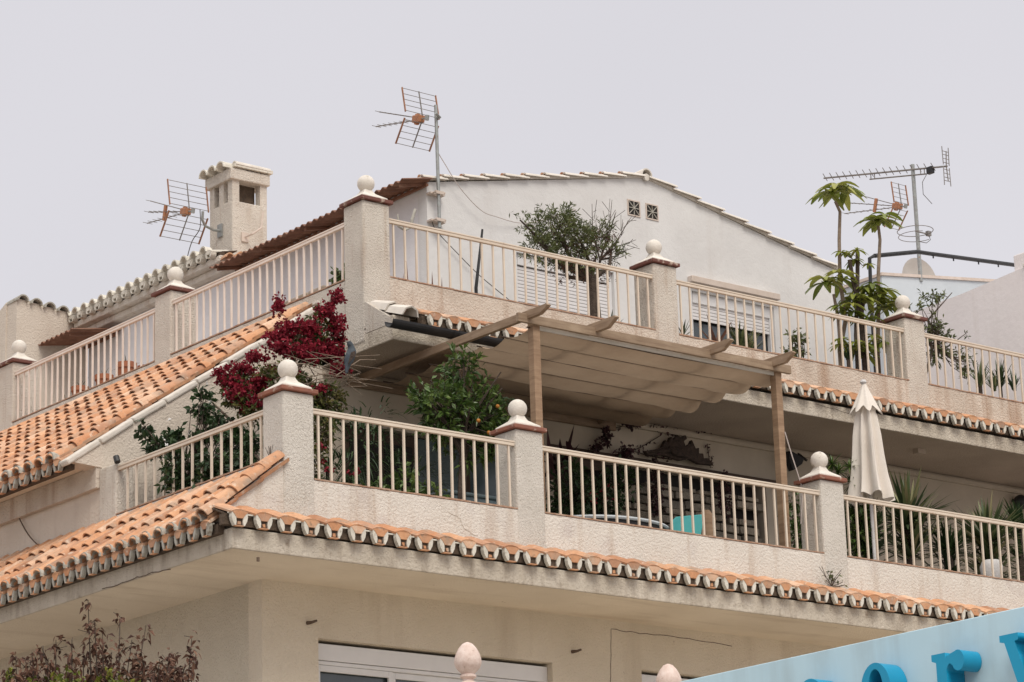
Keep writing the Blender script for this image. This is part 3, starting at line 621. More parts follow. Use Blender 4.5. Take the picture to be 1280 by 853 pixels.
# canvas hanging under the rafters in swags
cx0_, cx1_ = 3.66, 7.50; ys = [.42+.46*i for i in range(7)]
cv = MB(); vs = []; NX, NS = 26, 8; nf = (len(ys)-1)*NS
for i in range(nf+1):
    t = i/NS; seg = min(int(t), len(ys)-2); u = t-seg; y = ys[seg]+(ys[seg+1]-ys[seg])*u
    for j in range(NX+1):
        a = j/NX; x = cx0_+(cx1_-cx0_)*a
        sag = .048*(1-(2*u-1)**2)*(1+.25*math.sin(a*9+seg*1.7)); wr = .007*math.sin(a*40+seg*2)*(1-(2*u-1)**2)
        edge = .03*math.sin(PI*u)*(1 if a > .9 else 0)
        vs.append((x+(.05*math.sin(PI*u) if a > .97 else 0), y, 10.80-sag-wr-.02*math.sin(PI*a)-edge-.03*(seg % 2)*.3))
cv.add(vs, [(i*(NX+1)+j, i*(NX+1)+j+1, (i+1)*(NX+1)+j+1, (i+1)*(NX+1)+j) for i in range(nf) for j in range(NX)])
co = cv.build('shade_canvas', 'canvas', base=(5.5, 1.8, 10.8), smooth=True)
tag(co, 'beige canvas hanging in swags under the timber pergola', 'canvas shade')
e = MB()
for y in ys: e.tube([(cx0_-.05, y, 10.795), (5.5, y, 10.775), (cx1_+.05, y, 10.795)], .009, 6)
e.build('batten', 'dark_wood', co)
e = MB(); e.frame_box((cx0_, .385, 10.775), (cx1_-cx0_, 0, 0), (0, .02, 0), (0, 0, .045)); e.build('hem', 'canvas_edge', co)
# ------------------------------------------------------------------ closed parasol
u = thing('parasol', 'closed off-white parasol standing behind the rightmost tall lower pillar', 'parasol', (9.56, 1.0, 8.1))
p = MB(); p.tube([(9.56, 1.0, 8.1), (9.56, 1.0, 11.16)], .022, 10); p.lathe((9.56, 1.0, 11.12), [(.03, 0), (.045, .02), (.03, .05), (.005, .06)], 12); p.build('pole', 'white_paint', u, smooth=True)
p = MB(); p.box(9.32, 9.80, .76, 1.24, 8.1, 8.16); p.build('foot', 'greyblue', u, bevel=.01)
c = MB(); K = 64; rows = [(10.84, .06, .3), (10.70, .12, .5), (10.45, .15, .55), (10.2, .165, .6), (9.95, .19, .6), (9.75, .225, .6), (9.62, .245, .6)]
vs = []
for ri, (z, r, f) in enumerate(rows):
    for j in range(K):
        t = 2*PI*j/K; fold = 1+f*.5*math.sin(t*8+.35*math.sin(ri*.6))+f*.25*math.sin(t*3+1)
        vs.append((9.58+r*fold*math.cos(t)*.95+.02*ri/6, 1.0+r*fold*math.sin(t), z+(.05*math.sin(t*2+.5)+.02*math.sin(t*8) if ri == len(rows)-1 else 0)))
c.add(vs, [(i*K+j, i*K+(j+1) % K, (i+1)*K+(j+1) % K, (i+1)*K+j) for i in range(len(rows)-1) for j in range(K)])
fl2 = MB(); vs = []; rows = [(11.13, .022, 0), (11.02, .065, .2), (10.90, .115, .35), (10.76, .185, .5)]
for ri, (z, r, f) in enumerate(rows):
    for j in range(K):
        t = 2*PI*j/K; fold = 1+f*.35*math.sin(t*8); vs.append((9.57+r*fold*math.cos(t), 1.0+r*fold*math.sin(t), z-(.045*math.sin(t*8) if ri == 3 else 0)))
fl2.add(vs, [(i*K+j, i*K+(j+1) % K, (i+1)*K+(j+1) % K, (i+1)*K+j) for i in range(len(rows)-1) for j in range(K)])
fl2.build('vent_flounce', 'umbrella', u, smooth=True)
c.build('cover', 'umbrella', u, smooth=True)
# ------------------------------------------------------------------ antennas
def grid_antenna(t, o, beams, sc_=1., tilt=.12, wires=5, w=.56, brace=True, orange_box=True):
    """corner reflector aerial whose boom points away from the camera (+Y); o = feed point"""
    o = V(o); X = V((1, 0, 0)); Y = V((0, math.cos(tilt), math.sin(tilt))); Z = X.cross(Y); w *= sc_
    back = o-Y*.09*sc_
    for sg in (1, -1):
        base_ = back+Z*sg*.015*sc_; dirv = (Y*.42+Z*sg).normalized()
        st = MB(); wr = MB(); h = .40*sc_
        for k, a in enumerate((-.5, 0, .5)):
            s_ = MB(); s_.bar(base_+X*a*w+dirv*.03, base_+X*a*w+dirv*h, .022*sc_ if a else .014, .012); s_.build('stile', 'brown_stile' if a else 'alu', t)
        for k in range(wires): q = base_+dirv*(.05+(h-.06)*k/(wires-1)); wr.tube([q-X*w*.5, q+X*w*.5], .0045*sc_, 5)
        wr.build('reflector_wires', 'alu', t)
    f = MB(); f.frame_box(o-X*.05-Z*.05-Y*.08, X*.10, Y*.17, Z*.10); f.frame_box(o-X*.03-Z*.075+Y*.0, X*.06, Y*.06, Z*.15)
    f.build('feed_box', 'orange_plastic', t, bevel=.012)
    b = MB(); b.tube([back-Y*.12, o], .012, 8); b.tube([back-Y*.10-Z*.03, back-Y*.10+Z*.04], .03, 8); b.build('boom_clamp', 'steel', t)
    for (dx, dz, ln) in beams:
        d = (Y+X*dx+Z*dz).normalized(); bm_ = MB(); p0 = o+Y*.05+Z*dz*.15
        bm_.tube([p0, p0+d*ln], .008, 6); n = 7
        for k in range(n):
            q = p0+d*(ln*(k+1.3)/(n+.4)); l2 = .075*sc_; bm_.tube([q-X*l2, q+X*l2], .004, 5)
        bm_.build('director_boom', 'alu', t)
    if brace:
        q = o+Y*.50*sc_; f = MB(); f.frame_box(q-X*.03-Z*.12, X*.05, Y*.05, Z*.24); f.build('brace', 'orange_plastic', t, bevel=.012)
t = thing('television_antenna', 'grid antenna on a thin mast clamped to the left corner of the white gable', 'antenna', (5.97, 5.1, 13.7), 'rooftop television antennas')
m_ = MB(); m_.tube([(5.98, 5.08, 13.68), (5.965, 5.08, 15.40)], .024, 10); m_.build('mast', 'steel', t, smooth=True)
for z in (13.78, 14.16):
    c = MB(); c.box(5.86, 6.10, 5.10, 5.20, z-.012, z+.012); c.box(5.90, 6.05, 5.04, 5.06, z-.02, z+.02); c.tube([(5.9, 5.03, z), (5.9, 5.2, z)], .01, 6); c.tube([(6.05, 5.03, z), (6.05, 5.2, z)], .01, 6); c.build('clamp', 'shutter_box', t)
grid_antenna(t, (5.80, 5.25, 15.22), [(-.12, .16, .78), (-.12, -.06, .80)], 1.0, .22, brace=False)
c = MB(); c.tube([(5.9, 5.0, 15.25), (6.0, 5.04, 15.22), (5.97, 5.06, 15.2)], .02, 6); c.build('mast_bracket', 'steel', t)
t = thing('television_antenna', 'grid antenna with orange parts on a bent arm fixed to the chimney', 'antenna', (6.15, 10.6, 15.0), 'rooftop television antennas')
a = MB(); a.tube([(6.15, 10.62, 15.18), (6.02, 10.62, 15.17), (5.86, 10.6, 15.20), (5.80, 10.58, 15.28), (5.79, 10.55, 15.40)], .02, 8); a.box(6.125, 6.148, 10.56, 10.68, 15.08, 15.28); a.build('arm', 'steel', t, smooth=False)
grid_antenna(t, (5.62, 10.75, 15.42), [(-.02, .17, 1.0), (-.02, .02, 1.0), (-.02, -.13, 1.0)], 1.12, .24, wires=5, w=.60)
# right mast with three aerials
t = thing('antenna_mast', 'tall aerial mast on the right with long boom antenna and wire loop', 'antenna', (18.3, 8, 15.8), 'rooftop television antennas')
mt_, mb_ = onY(8, 1140.6, 206), onY(8, 1150, 338); m_ = MB(); m_.tube([mb_-V((0, 0, .2)), mt_], .034, 10); m_.build('mast', 'steel', t)
hd = onY(8, 1141, 213)-V((0, .07, 0))
a0 = onY(7.9, 1186, 208); bd = V((-.0, math.cos(.17), math.sin(.17))); bm_ = MB()
bl = 3.75
# boom runs back along +Y, with its long support bar underneath
pA = onX(18.3, 1184, 208); pB = onX(18.3, 1030, 223); BL = (pB-pA).length; bd = (pB-pA).normalized()
bm_.tube([pA, pB], .016, 6)
for k in range(17):
    q = pA+bd*BL*(.11+k*.055); l2 = .11; bm_.tube([q-V((.05, 0, -.075)), q+V((.05, 0, -.045))], .007, 5)
bm_.build('long_boom', 'alu', t)
s_ = MB(); s_.tube([pA+bd*BL*.17-V((0, 0, .10)), pA+bd*BL*.62-V((0, 0, .10))], .013, 6)
for q in (.18, .21, .58, .61): s_.tube([pA+bd*BL*q-V((0, 0, .10)), pA+bd*BL*q], .009, 6)
s_.build('support_bar', 'alu', t)
r_ = MB()
for sg in (-1, 1):
    q = pA+bd*.02; e_ = q+V((0, -.02, sg*.26)); r_.tube([q, e_], .010, 6)
    for z in (.06, .13, .20, .26): r_.tube([q+V((-.07, 0, sg*z)), q+V((.07, 0, sg*z))], .006, 5)
    for dx in (-.07, .07): r_.tube([q+V((dx, 0, sg*.02)), q+V((dx*1.1, 0, sg*.34))], .008, 5)
r_.build('reflector_wires', 'alu', t)
f = MB(); f.frame_box(pA+bd*.33-V((.04, 0, .09)), (.08, 0, 0), (0, .12, 0), (0, 0, .12)); f.build('feed_box', 'black', t, bevel=.008)
grid_antenna(t, onY(7.95, 1122, 258), [(.0, .16, 1.25), (0, .02, 1.3), (0, -.12, 1.2)], 1.0, .30, wires=5, w=.34)
lp = MB(); cc = onY(7.9, 1144, 289); pts = [cc+V((.30*math.cos(2*PI*k/28), .30*math.sin(2*PI*k/28), .0)) for k in range(29)]; lp.tube(pts, .007, 5); pts = [q+V((.02, 0, -.09)) for q in pts[:20]]; lp.tube(pts, .006, 5); lp.tube([cc, cc+V((.3, 0, 0))], .012, 6)
lp.frame_box(cc+V((.28, -.03, -.03)), (.08, 0, 0), (0, .06, 0), (0, 0, .08)); lp.build('loop_aerial', 'alu', t)
cb = MB(); cb.tube([onY(7.9, 1160, 215), onY(7.9, 1153, 228), onY(7.9, 1154, 243), onY(7.9, 1165, 255)], .006, 5); cb.tube([onY(7.9, 1160, 290), onY(7.9, 1163, 300), onY(7.9, 1158, 304), onY(7.9, 1148, 302)], .006, 5); cb.build('aerial_cable', 'cable', t)
# loose cables
def cable(pts, r, lab, mt='cable_light'):
    c = MB(); q = [];
    for i in range(len(pts)-1):
        for k in range(5):
            t_ = k/5; p0 = pts[max(i-1, 0)]; p1, p2 = pts[i], pts[i+1]; p3 = pts[min(i+2, len(pts)-1)]
            q.append(.5*((2*p1)+(p2-p0)*t_+(2*p0-5*p1+4*p2-p3)*t_**2+(3*p1-p0-3*p2+p3)*t_**3))
    q.append(pts[-1]); o = c.tube(q, r, 5).build('cable', mt, base=pts[0]); tag(o, lab, 'cable')
cable([onY(5.1, *p) for p in ((547, 190), (556, 205), (575, 235), (600, 262), (620, 271))]+[onY(5.17, 660, 279), onY(5.19, 720, 262)], .006, 'thin pale cable sagging from the gable corner mast across the white wall')
cable([onY(5.15, *p) for p in ((540, 275), (545, 288), (570, 315), (600, 345), (640, 378))], .006, 'dark cable running down the gable behind the upper railing', 'cable')
cable([onX(5.55, *p) for p in ((250, 262), (250, 285), (240, 302), (234, 322))], .007, 'thin cable dropping from the chimney antenna to the tiled eave', 'cable')
cable([onX(-.01, *p) for p in ((10, 618), (20, 640), (35, 668), (52, 686))], .008, 'loose brown wire hanging on the left wall under the big tiled roof', 'crack')
cable([onY(.30, *p) for p in ((981, 540), (990, 570), (998, 595), (1003, 616), (1001, 655))], .008, 'pale cord hanging beside the right pergola post')
# ------------------------------------------------------------------ foliage helpers
def rdir(up=0.):
    while True:
        d = V((R(-1, 1), R(-1, 1), R(-1, 1)))
        if .05 < d.length < 1: return (d.normalized()+V((0, 0, up))).normalized()
def pt_in(blobs):
    c, r = random.choices(blobs, weights=[b[1][0]*b[1][1]*b[1][2] for b in blobs])[0]
    d = rdir(); k = R(.25, 1)**.45
    return V(c)+V((d.x*r[0], d.y*r[1], d.z*r[2]))*k, d
def crown(lb, tb, blobs, n, leaves, ln, wd, root=None, up=.35, droop=.15, twig=.006, spread=1., tuft=None):
    for i in range(n):
        p, d = pt_in(blobs); d = (d+V((0, 0, up))).normalized(); k = R(0, 1)
        if root is not None and i % 3 == 0:
            rt = V(root)+V((R(-.04, .04), R(-.04, .04), R(0, .2))); mid = rt.lerp(p, .55)+V((R(-.06, .06), R(-.06, .06), -.04)); tb.tube([rt, mid, p], [twig*2, twig*1.4, twig*.5], 5)
        else: tb.tube([p-d*ln*1.6, p+d*ln*.3], twig*.6, 4, caps=False)
        for j in range(leaves):
            e = (d*R(.1, 1.)+rdir()*spread).normalized(); q = p+d*R(-.9, .3)*ln*1.2
            lb.leaf(q, e, (rdir(.8)), ln*R(.65, 1.15), wd*R(.7, 1.1), min(1, max(0, .55*k+R(0, .45))), droop)
def plant(name, label, cat, base, leafmat, build, stemmat='bark', group=None, parts=('foliage', 'stem')):
    t = thing(name, label, cat, base, group); lb, tb = MB(), MB(); build(lb, tb)
    if lb.v: lb.build(parts[0], leafmat, t)
    if tb.v: tb.build(parts[1], stemmat, t)
    return t
def potf(t, c, r, h, mt='terracotta'):
    p = MB(); p.lathe(c, [(r*.68, 0), (r*.95, h*.86), (r*1.05, h*.86), (r*1.05, h), (r*.9, h), (r*.86, h*.9)], 18); return p.build('pot', mt, t, smooth=True)
# citrus tree behind the left bay
cz = (3.24, 1.2, 8.1)
def f(lb, tb):
    tb.tube([(3.24, 1.2, 8.3), (3.22, 1.2, 8.9), (3.26, 1.2, 9.5), (3.24, 1.2, 9.9)], [.055, .05, .04, .03], 8)
    for k in range(9):
        a = R(0, 6.28); tb.tube([(3.25, 1.2, 9.35+.05*k), (3.25+.25*math.cos(a), 1.2+.25*math.sin(a), 9.7+.04*k), (3.25+.5*math.cos(a), 1.2+.5*math.sin(a), 9.85+.06*k)], [.025, .016, .008], 5)
    bl = [((3.02, 1.2, 9.98), (.36, .4, .28)), ((3.42, 1.2, 10.02), (.42, .42, .34)), ((3.23, 1.2, 10.42), (.24, .26, .26)), ((3.62, 1.15, 9.72), (.30, .36, .26)), ((3.02, 1.25, 9.72), (.24, .3, .2)), ((3.42, 1.2, 9.5), (.3, .3, .22)), ((2.78, 1.2, 10.05), (.22, .25, .18)), ((3.78, 1.2, 10.0), (.15, .25, .16))]
    crown(lb, tb, bl, 330, 9, .125, .046, (3.25, 1.2, 9.6), up=.5, spread=.75)
t = plant('citrus_tree', 'glossy green citrus tree with a few orange fruits behind the lower railing', 'tree', cz, 'l_citrus', f, parts=('crown', 'trunk')); potf(t, cz, .24, .34)
for px, py in ((622, 508), (611, 541), (598, 526)): fr = MB(); fr.ball(onY(.82, px, py), .024, 10); fr.build('fruit', 'fruit', t, smooth=True)
# bougainvillea
def P(px, py, y): return tuple(onY(y, px, py))
bz = (1.9, 2.9, 8.1)
t = thing('bougainvillea', 'crimson bougainvillea climbing over the roof verge behind the corner pillar', 'plant', bz)
fl, lb, tb = MB(), MB(), MB()
tb.tube([(1.9, 2.9, 8.1), (1.8, 2.8, 8.9), (1.95, 2.7, 9.8), (2.1, 2.8, 10.6), (2.4, 2.8, 11.1)], [.05, .045, .035, .025, .004], 7)
tb.tube([(1.8, 2.8, 9.2), (1.3, 2.9, 9.9), (.95, 3.1, 10.3)], [.03, .02, .003], 6)
for a in ((348, 383, 2.6, .06, .12), (360, 412, 2.6, .15, .12), (385, 410, 2.5, .18, .14), (408, 390, 2.5, .16, .13), (422, 372, 2.45, .08, .12), (420, 410, 2.45, .14, .16), (350, 436, 2.5, .20, .10), (385, 440, 2.4, .22, .14), (415, 440, 2.4, .16, .16), (345, 420, 2.6, .14, .06), (318, 447, 2.9, .16, .08), (302, 462, 2.9, .20, .08), (288, 478, 2.9, .18, .10), (300, 492, 2.7, .20, .12), (325, 478, 2.7, .16, .10), (340, 466, 2.7, .10, .08), (425, 465, 2.2, .12, .07), (398, 488, 2.1, .08, .06), (312, 506, 2.6, .14, .10), (370, 470, 2.5, .1, .05), (276, 466, 2.95, .08, .05)):
    px, py, y, rx, rz = a; c = P(px, py, y); n = int(16+rx*rz*3100)
    for i in range(n):
        d = rdir(); q = V(c)+V((d.x*rx, d.y*.16, d.z*rz))*R(.2, 1.05); k = R(0, 1)
        for j in range(6): fl.leaf(q+rdir()*.02, rdir(.2), rdir(), R(.032, .052), R(.028, .042), min(1, k*.6+R(0, .4)), .05)
for a, n in (((372, 500, 2.3, .45, .28), 210), ((320, 510, 2.6, .30, .18), 90), ((410, 505, 2.1, .22, .26), 90), ((400, 540, 1.5, .16, .30), 70), ((385, 585, 1.3, .15, .35), 60), ((400, 420, 2.6, .3, .3), 75), ((310, 480, 3.0, .3, .2), 60), ((356, 470, 2.4, .4, .12), 60), ((380, 430, 2.85, .38, .28), 150), ((300, 490, 2.9, .28, .2), 80)):
    px, py, y, rx, rz = a; crown(lb, tb, [(P(px, py, y), (rx, .22, rz))], n, 7, .075, .036, None, up=.1, spread=1.2)
for k in range(16):
    c0 = V(P(R(340, 420), R(470, 500), 2.3)); tb.tube([c0, c0+V((R(-.3, .5), -.2, R(0, .3))), c0+V((R(-.5, .9), -.3, R(-.05, .45)))], [.008, .006, .003], 4)
tb.tube([V(P(420, 470, 2.0)), V(P(450, 450, 1.9)), V(P(470, 450, 1.85))], [.008, .006, .003], 5); tb.tube([V(P(330, 455, 2.0)), V(P(380, 455, 1.9)), V(P(420, 468, 1.85))], [.007, .007, .004], 5)
fl.build('bracts', 'l_bract', t); lb.build('foliage', 'l_boug', t); tb.build('stem', 'bark_pale', t)
# wispy sprig of bracts hanging over the upper parapet
def f(lb, tb):
    tb.tube([P(345, 380, 2.9), P(348, 400, 2.85), P(343, 425, 2.7)], .006, 5)
# pigeon on the twigs
bd_ = V(P(438, 446, 1.78)); 
def skin_body(name, pts, edges, rad, mt, parent=None, base=None, sub=2):
    me = bpy.data.meshes.new(name); bs = V(base); me.from_pydata([tuple(V(p)-bs) for p in pts], edges, []); o = bpy.data.objects.new(name, me); col_link(o)
    bm = bmesh.new(); bm.from_mesh(me); ly = bm.verts.layers.skin.verify(); bm.verts.ensure_lookup_table()
    for k, r in enumerate(rad): bm.verts[k][ly].radius = (r, r); bm.verts[k][ly].use_root = k == 0
    bm.to_mesh(me); bm.free()
    s = o.modifiers.new('skin', 'SKIN'); s.use_smooth_shade = True; s2 = o.modifiers.new('sub', 'SUBSURF'); s2.levels = sub; s2.render_levels = sub
    me.materials.append(M[mt]); o['_base'] = list(base)
    if parent is not None: o.parent = parent
    else: o.location = base
    return o
c = bd_; e = [c, c+V((.02, 0, .07)), c+V((.012, 0, .12)), c+V((-.02, -.01, .155)), c+V((-.045, -.02, .160)), c+V((-.03, .0, -.07)), c+V((-.05, 0, -.14)), c+V((-.06, .0, -.21))]
bird = skin_body('bird', e, [(0, 1), (1, 2), (2, 3), (3, 4), (0, 5), (5, 6), (6, 7)], [.060, .056, .036, .038, .012, .05, .026, .016], 'feather', base=bd_)
tag(bird, 'grey blue pigeon perched among the bougainvillea twigs', 'bird')
q = MB(); q.tube([c+V((-.05, -.02, .158)), c+V((-.082, -.03, .150))], [.009, .002], 6); q.build('beak', 'bill', bird, base=bd_)
q = MB(); q.ball(c+V((-.03, -.042, .168)), .006, 8); q.build('eye', 'bill', bird, base=bd_)
q = MB()
for sg in (-1, 1): q.tube([c+V((-.005, sg*.02, -.05)), c+V((-.0, sg*.025, -.10))], .005, 5)
q.build('leg', 'orange_plastic', bird, base=bd_)
q = MB()
for sg in (-1, 1):
    q.add([c+V((.03, sg*.055, .06)), c+V((-.035, sg*.062, .03)), c+V((-.075, sg*.045, -.13)), c+V((-.03, sg*.064, -.06)), c+V((.02, sg*.066, 0))], [(0, 1, 2, 3, 4)])
q.build('wing', 'drift', bird, base=bd_)
# dark shrub with white flowers on the left flank
sb = (.75, 3.0, 8.1)
def f(lb, tb):
    tb.tube([(.75, 3.0, 8.2), (.7, 3.0, 8.9), (.7, 3.05, 9.5)], [.03, .025, .012], 6)
    bl = [(P(252, 505, 3.0), (.12, .15, .22)), (P(272, 530, 2.9), (.16, .15, .2)), (P(200, 555, 3.1), (.30, .22, .16)), (P(180, 535, 3.1), (.14, .15, .10)), (P(225, 548, 3.1), (.22, .2, .14)), (P(255, 520, 3.1), (.12, .15, .16)), (P(262, 545, 2.8), (.24, .2, .16)), (P(240, 600, 2.2), (.35, .25, .35)), (P(285, 600, 1.6), (.40, .25, .35)), (P(305, 560, 1.8), (.25, .25, .25))]
    crown(lb, tb, bl, 480, 8, .10, .048, (.72, 3.0, 9.0), up=.1, spread=1.1)
t = plant('flowering_shrub', 'dark green shrub with tiny white flowers spilling over the left flank railing', 'plant', sb, 'l_dark', f); potf(t, sb, .2, .3)
for px, py in ((212, 525), (204, 549), (208, 556), (218, 575), (236, 540), (258, 478), (300, 570), (222, 583), (263, 503)):
    c = V(P(px, py, 2.75)); w = MB()
    for k in range(5): w.leaf(c, rdir(), rdir(), .035, .025)
    w.build('flower', 'petal_white', t)
# planting seen through the left bay
def f(lb, tb):
    bl = [(P(500, 600, 1.9), (.6, .3, .3)), (P(430, 600, 1.6), (.3, .3, .4)), (P(450, 560, 1.5), (.45, .3, .42)), (P(470, 520, 1.6), (.26, .25, .18)), (P(415, 600, 1.2), (.3, .2, .25))]
    for i in range(900):
        p, d = pt_in(bl); lb.blade(p, (d+V((0, 0, .3))), R(.15, .28), .018, R(.3, .8), 3, R(0, 1))
t = plant('oleander', 'narrow leaved dark green plant with red blooms just right of the corner pillar', 'plant', (1.6, 1.5, 8.1), 'l_dark', f); 
for px, py in ((404, 560), (407, 587), (415, 588), (434, 590), (443, 592), (403, 578), (448, 588), (400, 555), (436, 612), (420, 620)):
    c = V(P(px, py, 1.0)); w = MB()
    for k in range(9): w.leaf(c+rdir()*.015, rdir(), rdir(), .045, .035)
    w.build('flower', 'petal_red', t); st = MB(); st.tube([(1.6, 1.5, 8.1), (1.6, 1.5, 9.2)], .02, 6); st.build('stem', 'bark', t)
def f(lb, tb):
    crown(lb, tb, [(P(500, 615, .8), (.35, .2, .10)), (P(535, 618, .8), (.22, .2, .10)), (P(506, 595, .8), (.12, .1, .12)), (P(460, 615, .8), (.25, .2, .10))], 75, 8, .12, .05, None, up=.7)
plant('fern', 'low bright green plants behind the bottom of the left street side railing', 'plant', (2.4, .8, 8.1), 'l_citrus', f, parts=('fronds', 'stem'))
# olive tree on the upper terrace
ob = (7.30, 3.5, 11.45)
def f(lb, tb):
    b0, b1 = V(P(743, 392, 3.5)), V(P(740, 350, 3.5))
    tb.tube([V(ob), b0, b1], [.10, .085, .07], 8)
    tips = [(P(700, 330, 3.5)), (P(670, 300, 3.5)), (P(690, 280, 3.45)), (P(720, 290, 3.6)), (P(745, 320, 3.5)), (P(765, 310, 3.5)), (P(650, 275, 3.5))]
    for q in tips: tb.tube([b1, b1.lerp(V(q), .5)+V((R(-.08, .08), R(-.1, .1), -.06)), V(q)], [.045, .025, .01], 6)
    for px, py in ((780, 290), (795, 300), (790, 270), (770, 265), (760, 280), (785, 312), (740, 255), (775, 330), (765, 250), (750, 340)):   # bare twigs
        q = V(P(px, py, 3.5)); md = V(P(750, 325, 3.5)); tb.tube([md, md.lerp(q, .5)+rdir()*.05, q], [.012, .007, .003], 5)
        for k in range(5):
            s_ = md.lerp(q, R(.4, .9)); tb.tube([s_, s_+(q-md).normalized()*.15+rdir()*.14], .0035, 4)
    bl = [(P(735, 305, 3.5), (.26, .25, .2)), (P(750, 290, 3.5), (.24, .2, .14)), (P(765, 315, 3.5), (.20, .2, .14)), (P(672, 310, 3.5), (.24, .3, .22)), (P(690, 285, 3.5), (.34, .35, .24)), (P(715, 300, 3.5), (.30, .35, .26)), (P(662, 280, 3.5), (.12, .2, .14)), (P(700, 268, 3.5), (.22, .22, .12)), (P(636, 263, 3.5), (.10, .1, .07)), (P(725, 328, 3.5), (.22, .3, .18)), (P(695, 325, 3.5), (.24, .25, .14))]
    for i in range(600):
        p, d = pt_in(bl); d = (d+V((0, 0, .5))).normalized(); k = R(0, 1)
        for j in range(8): lb.leaf(p+d*R(-.08, .06), d*.8+rdir()*.8, rdir(), R(.055, .085), .016, min(1, .6*k+R(0, .4)), .05)
        if i % 3 == 0: tb.tube([p-d*.14+rdir()*.05, p], .004, 4, caps=False)
t = plant('olive_tree', 'windswept little olive tree with bare twigs in front of the white gable', 'tree', ob, 'l_olive', f, parts=('crown', 'trunk'))
lb = MB()
for i in range(330):
    c = V(P(R(695, 765), R(285, 350), 3.5))+rdir()*.09
    for j in range(4): lb.leaf(c, rdir(.2), rdir(), .05, .014)
lb.build('dry_leaves', 'l_brown', t)
# agave and succulent row under it
def agave(lb, c, n, ln, w, up=.6):
    for i in range(n):
        a = R(0, 6.28); e = R(.1, 1); lb.blade(V(c)+rdir()*.02, V((math.cos(a)*e, math.sin(a)*e, up+R(0, .5))), ln*R(.6, 1.05), w, R(.05, .35), 4, R(0, 1))
for k, (px, py, n, ln, w, lm, lab) in enumerate([(672, 400, 26, .36, .03, 'l_dark', 'tuft of dark spiky leaves left of the olive trunk behind the upper railing'), (715, 408, 40, .34, .035, 'l_citrus', 'dense green succulent with a pale bloom at the foot of the olive tree'), (760, 408, 34, .36, .035, 'l_dark', 'dark green succulent clump between the olive trunk and the second upper pillar'), (853, 412, 16, .35, .03, 'l_yucca', 'small spiky plant hard against the right side of the second upper pillar'), (925, 425, 60, .50, .03, 'l_yucca', 'dark bushy dracaena in front of the half open shutter'), (895, 425, 26, .50, .05, 'l_pinkbrown', 'plant with pinkish brown strap leaves below the half open shutter'), (1060, 440, 30, .25, .03, 'l_dark', 'small dark plant at the foot of the papaya stems')]):
    y = 3.25; b_ = (P(px, py, y)[0], y, 11.45); t = thing('succulent', lab, 'plant', b_, 'plants behind the upper railing'); lb = MB()
    c = V((b_[0], y, P(px, py, y)[2]-.12)); agave(lb, c, n, ln, w)
    if k in (0, 2, 4): agave(lb, c+V((.22, .05, -.03)), n, ln*.85, w); 
    if k == 1: agave(lb, c+V((-.25, 0, .02)), n, ln*.8, w)
    lb.build('leaves', lm, t); s_ = MB(); s_.tube([b_, c+V((0, 0, .05))], .03, 6); s_.build('stem', 'bark', t)
def f(lb, tb): crown(lb, tb, [(P(995, 432, 3.2), (.18, .15, .2))], 32, 6, .09, .035, (P(1000, 455, 3.2)), up=.3)
plant('shrub', 'small loose leafy shrub right of the shuttered window', 'plant', (10.9, 3.2, 11.45), 'l_olive', f)
# thin reddish spikes left
t = thing('snake_plant', 'sparse reddish upright spikes behind the upper railing near the corner pillar', 'plant', (4.9, 3.2, 11.45)); lb = MB()
for px, h in ((503, .25), (508, .2), (541, .35), (549, .25), (552, .3), (574, .25), (512, .42), (604, .2)):
    q = V(P(px, 366+.2*(px-503), 3.2)); q.z = 11.7; lb.blade(q, (R(-.08, .12), 0, 1), h+.28, .035, .02, 4)
lb.build('leaves', 'l_pinkbrown', t)
pl = MB(); a, b = V(P(595, 360, 3.3)), V(P(603, 287, 3.3)); pl.tube([a-V((0, 0, .6)), a, b], [.022, .022, .014], 8); tag(pl.build('garden_pole', 'black', base=a-V((0, 0, .6))), 'thin black pole standing behind the upper railing', 'pole')
# hook like planter bracket by the corner
hk = MB(); hk.tube([onY(5.0, *p) for p in ((519, 262), (515, 275), (514, 284), (506, 288), (498, 283), (497, 268))], [.02, .022, .018, .018, .018, .01], 8); tag(hk.build('hook', 'tile_end_grey', base=onY(5.0, 510, 285)), 'curved grey hook standing up behind the railing next to the tall corner pillar', 'hook')
# papaya / umbrella trees
def palm_leaf(lb, c, r, n=9, k=None, droop=.6, wid=.31):
    a0 = R(0, 6.28); k = R(0, 1) if k is None else k
    for i in range(n):
        a = a0+2*PI*i/n+R(-.1, .1); d = V((math.cos(a), math.sin(a), R(-.1, .55))); ln = r*R(.8, 1.1)
        p, dn = V(c), d.normalized(); sd = dn.cross(V((0, 0, 1))).normalized(); vs = []; rows_ = 5
        for j in range(rows_+1):
            t = j/rows_; q = p+dn*ln*t-V((0, 0, 1))*ln*droop*t*t; w_ = ln*wid*math.sin(PI*min(1, t*.92+.04))**.7*.5
            vs += [q+sd*w_, q+V((0, 0, -w_*.35)), q-sd*w_]
        fs = []
        for j in range(rows_): fs += [(3*j, 3*j+1, 3*j+4, 3*j+3), (3*j+1, 3*j+2, 3*j+5, 3*j+4)]
        lb.add(vs, fs, min(1, max(0, k*.6+R(0, .4))))
def crown_top(lb, tb, c, n, r, spread):
    for i in range(n):
        a = 2*PI*i/n+R(-.3, .3); e = V(c)+V((math.cos(a)*spread, math.sin(a)*spread, R(-.02, .10))); tb.tube([c, e], .006, 4); palm_leaf(lb, e, r, int(R(6, 8.9)))
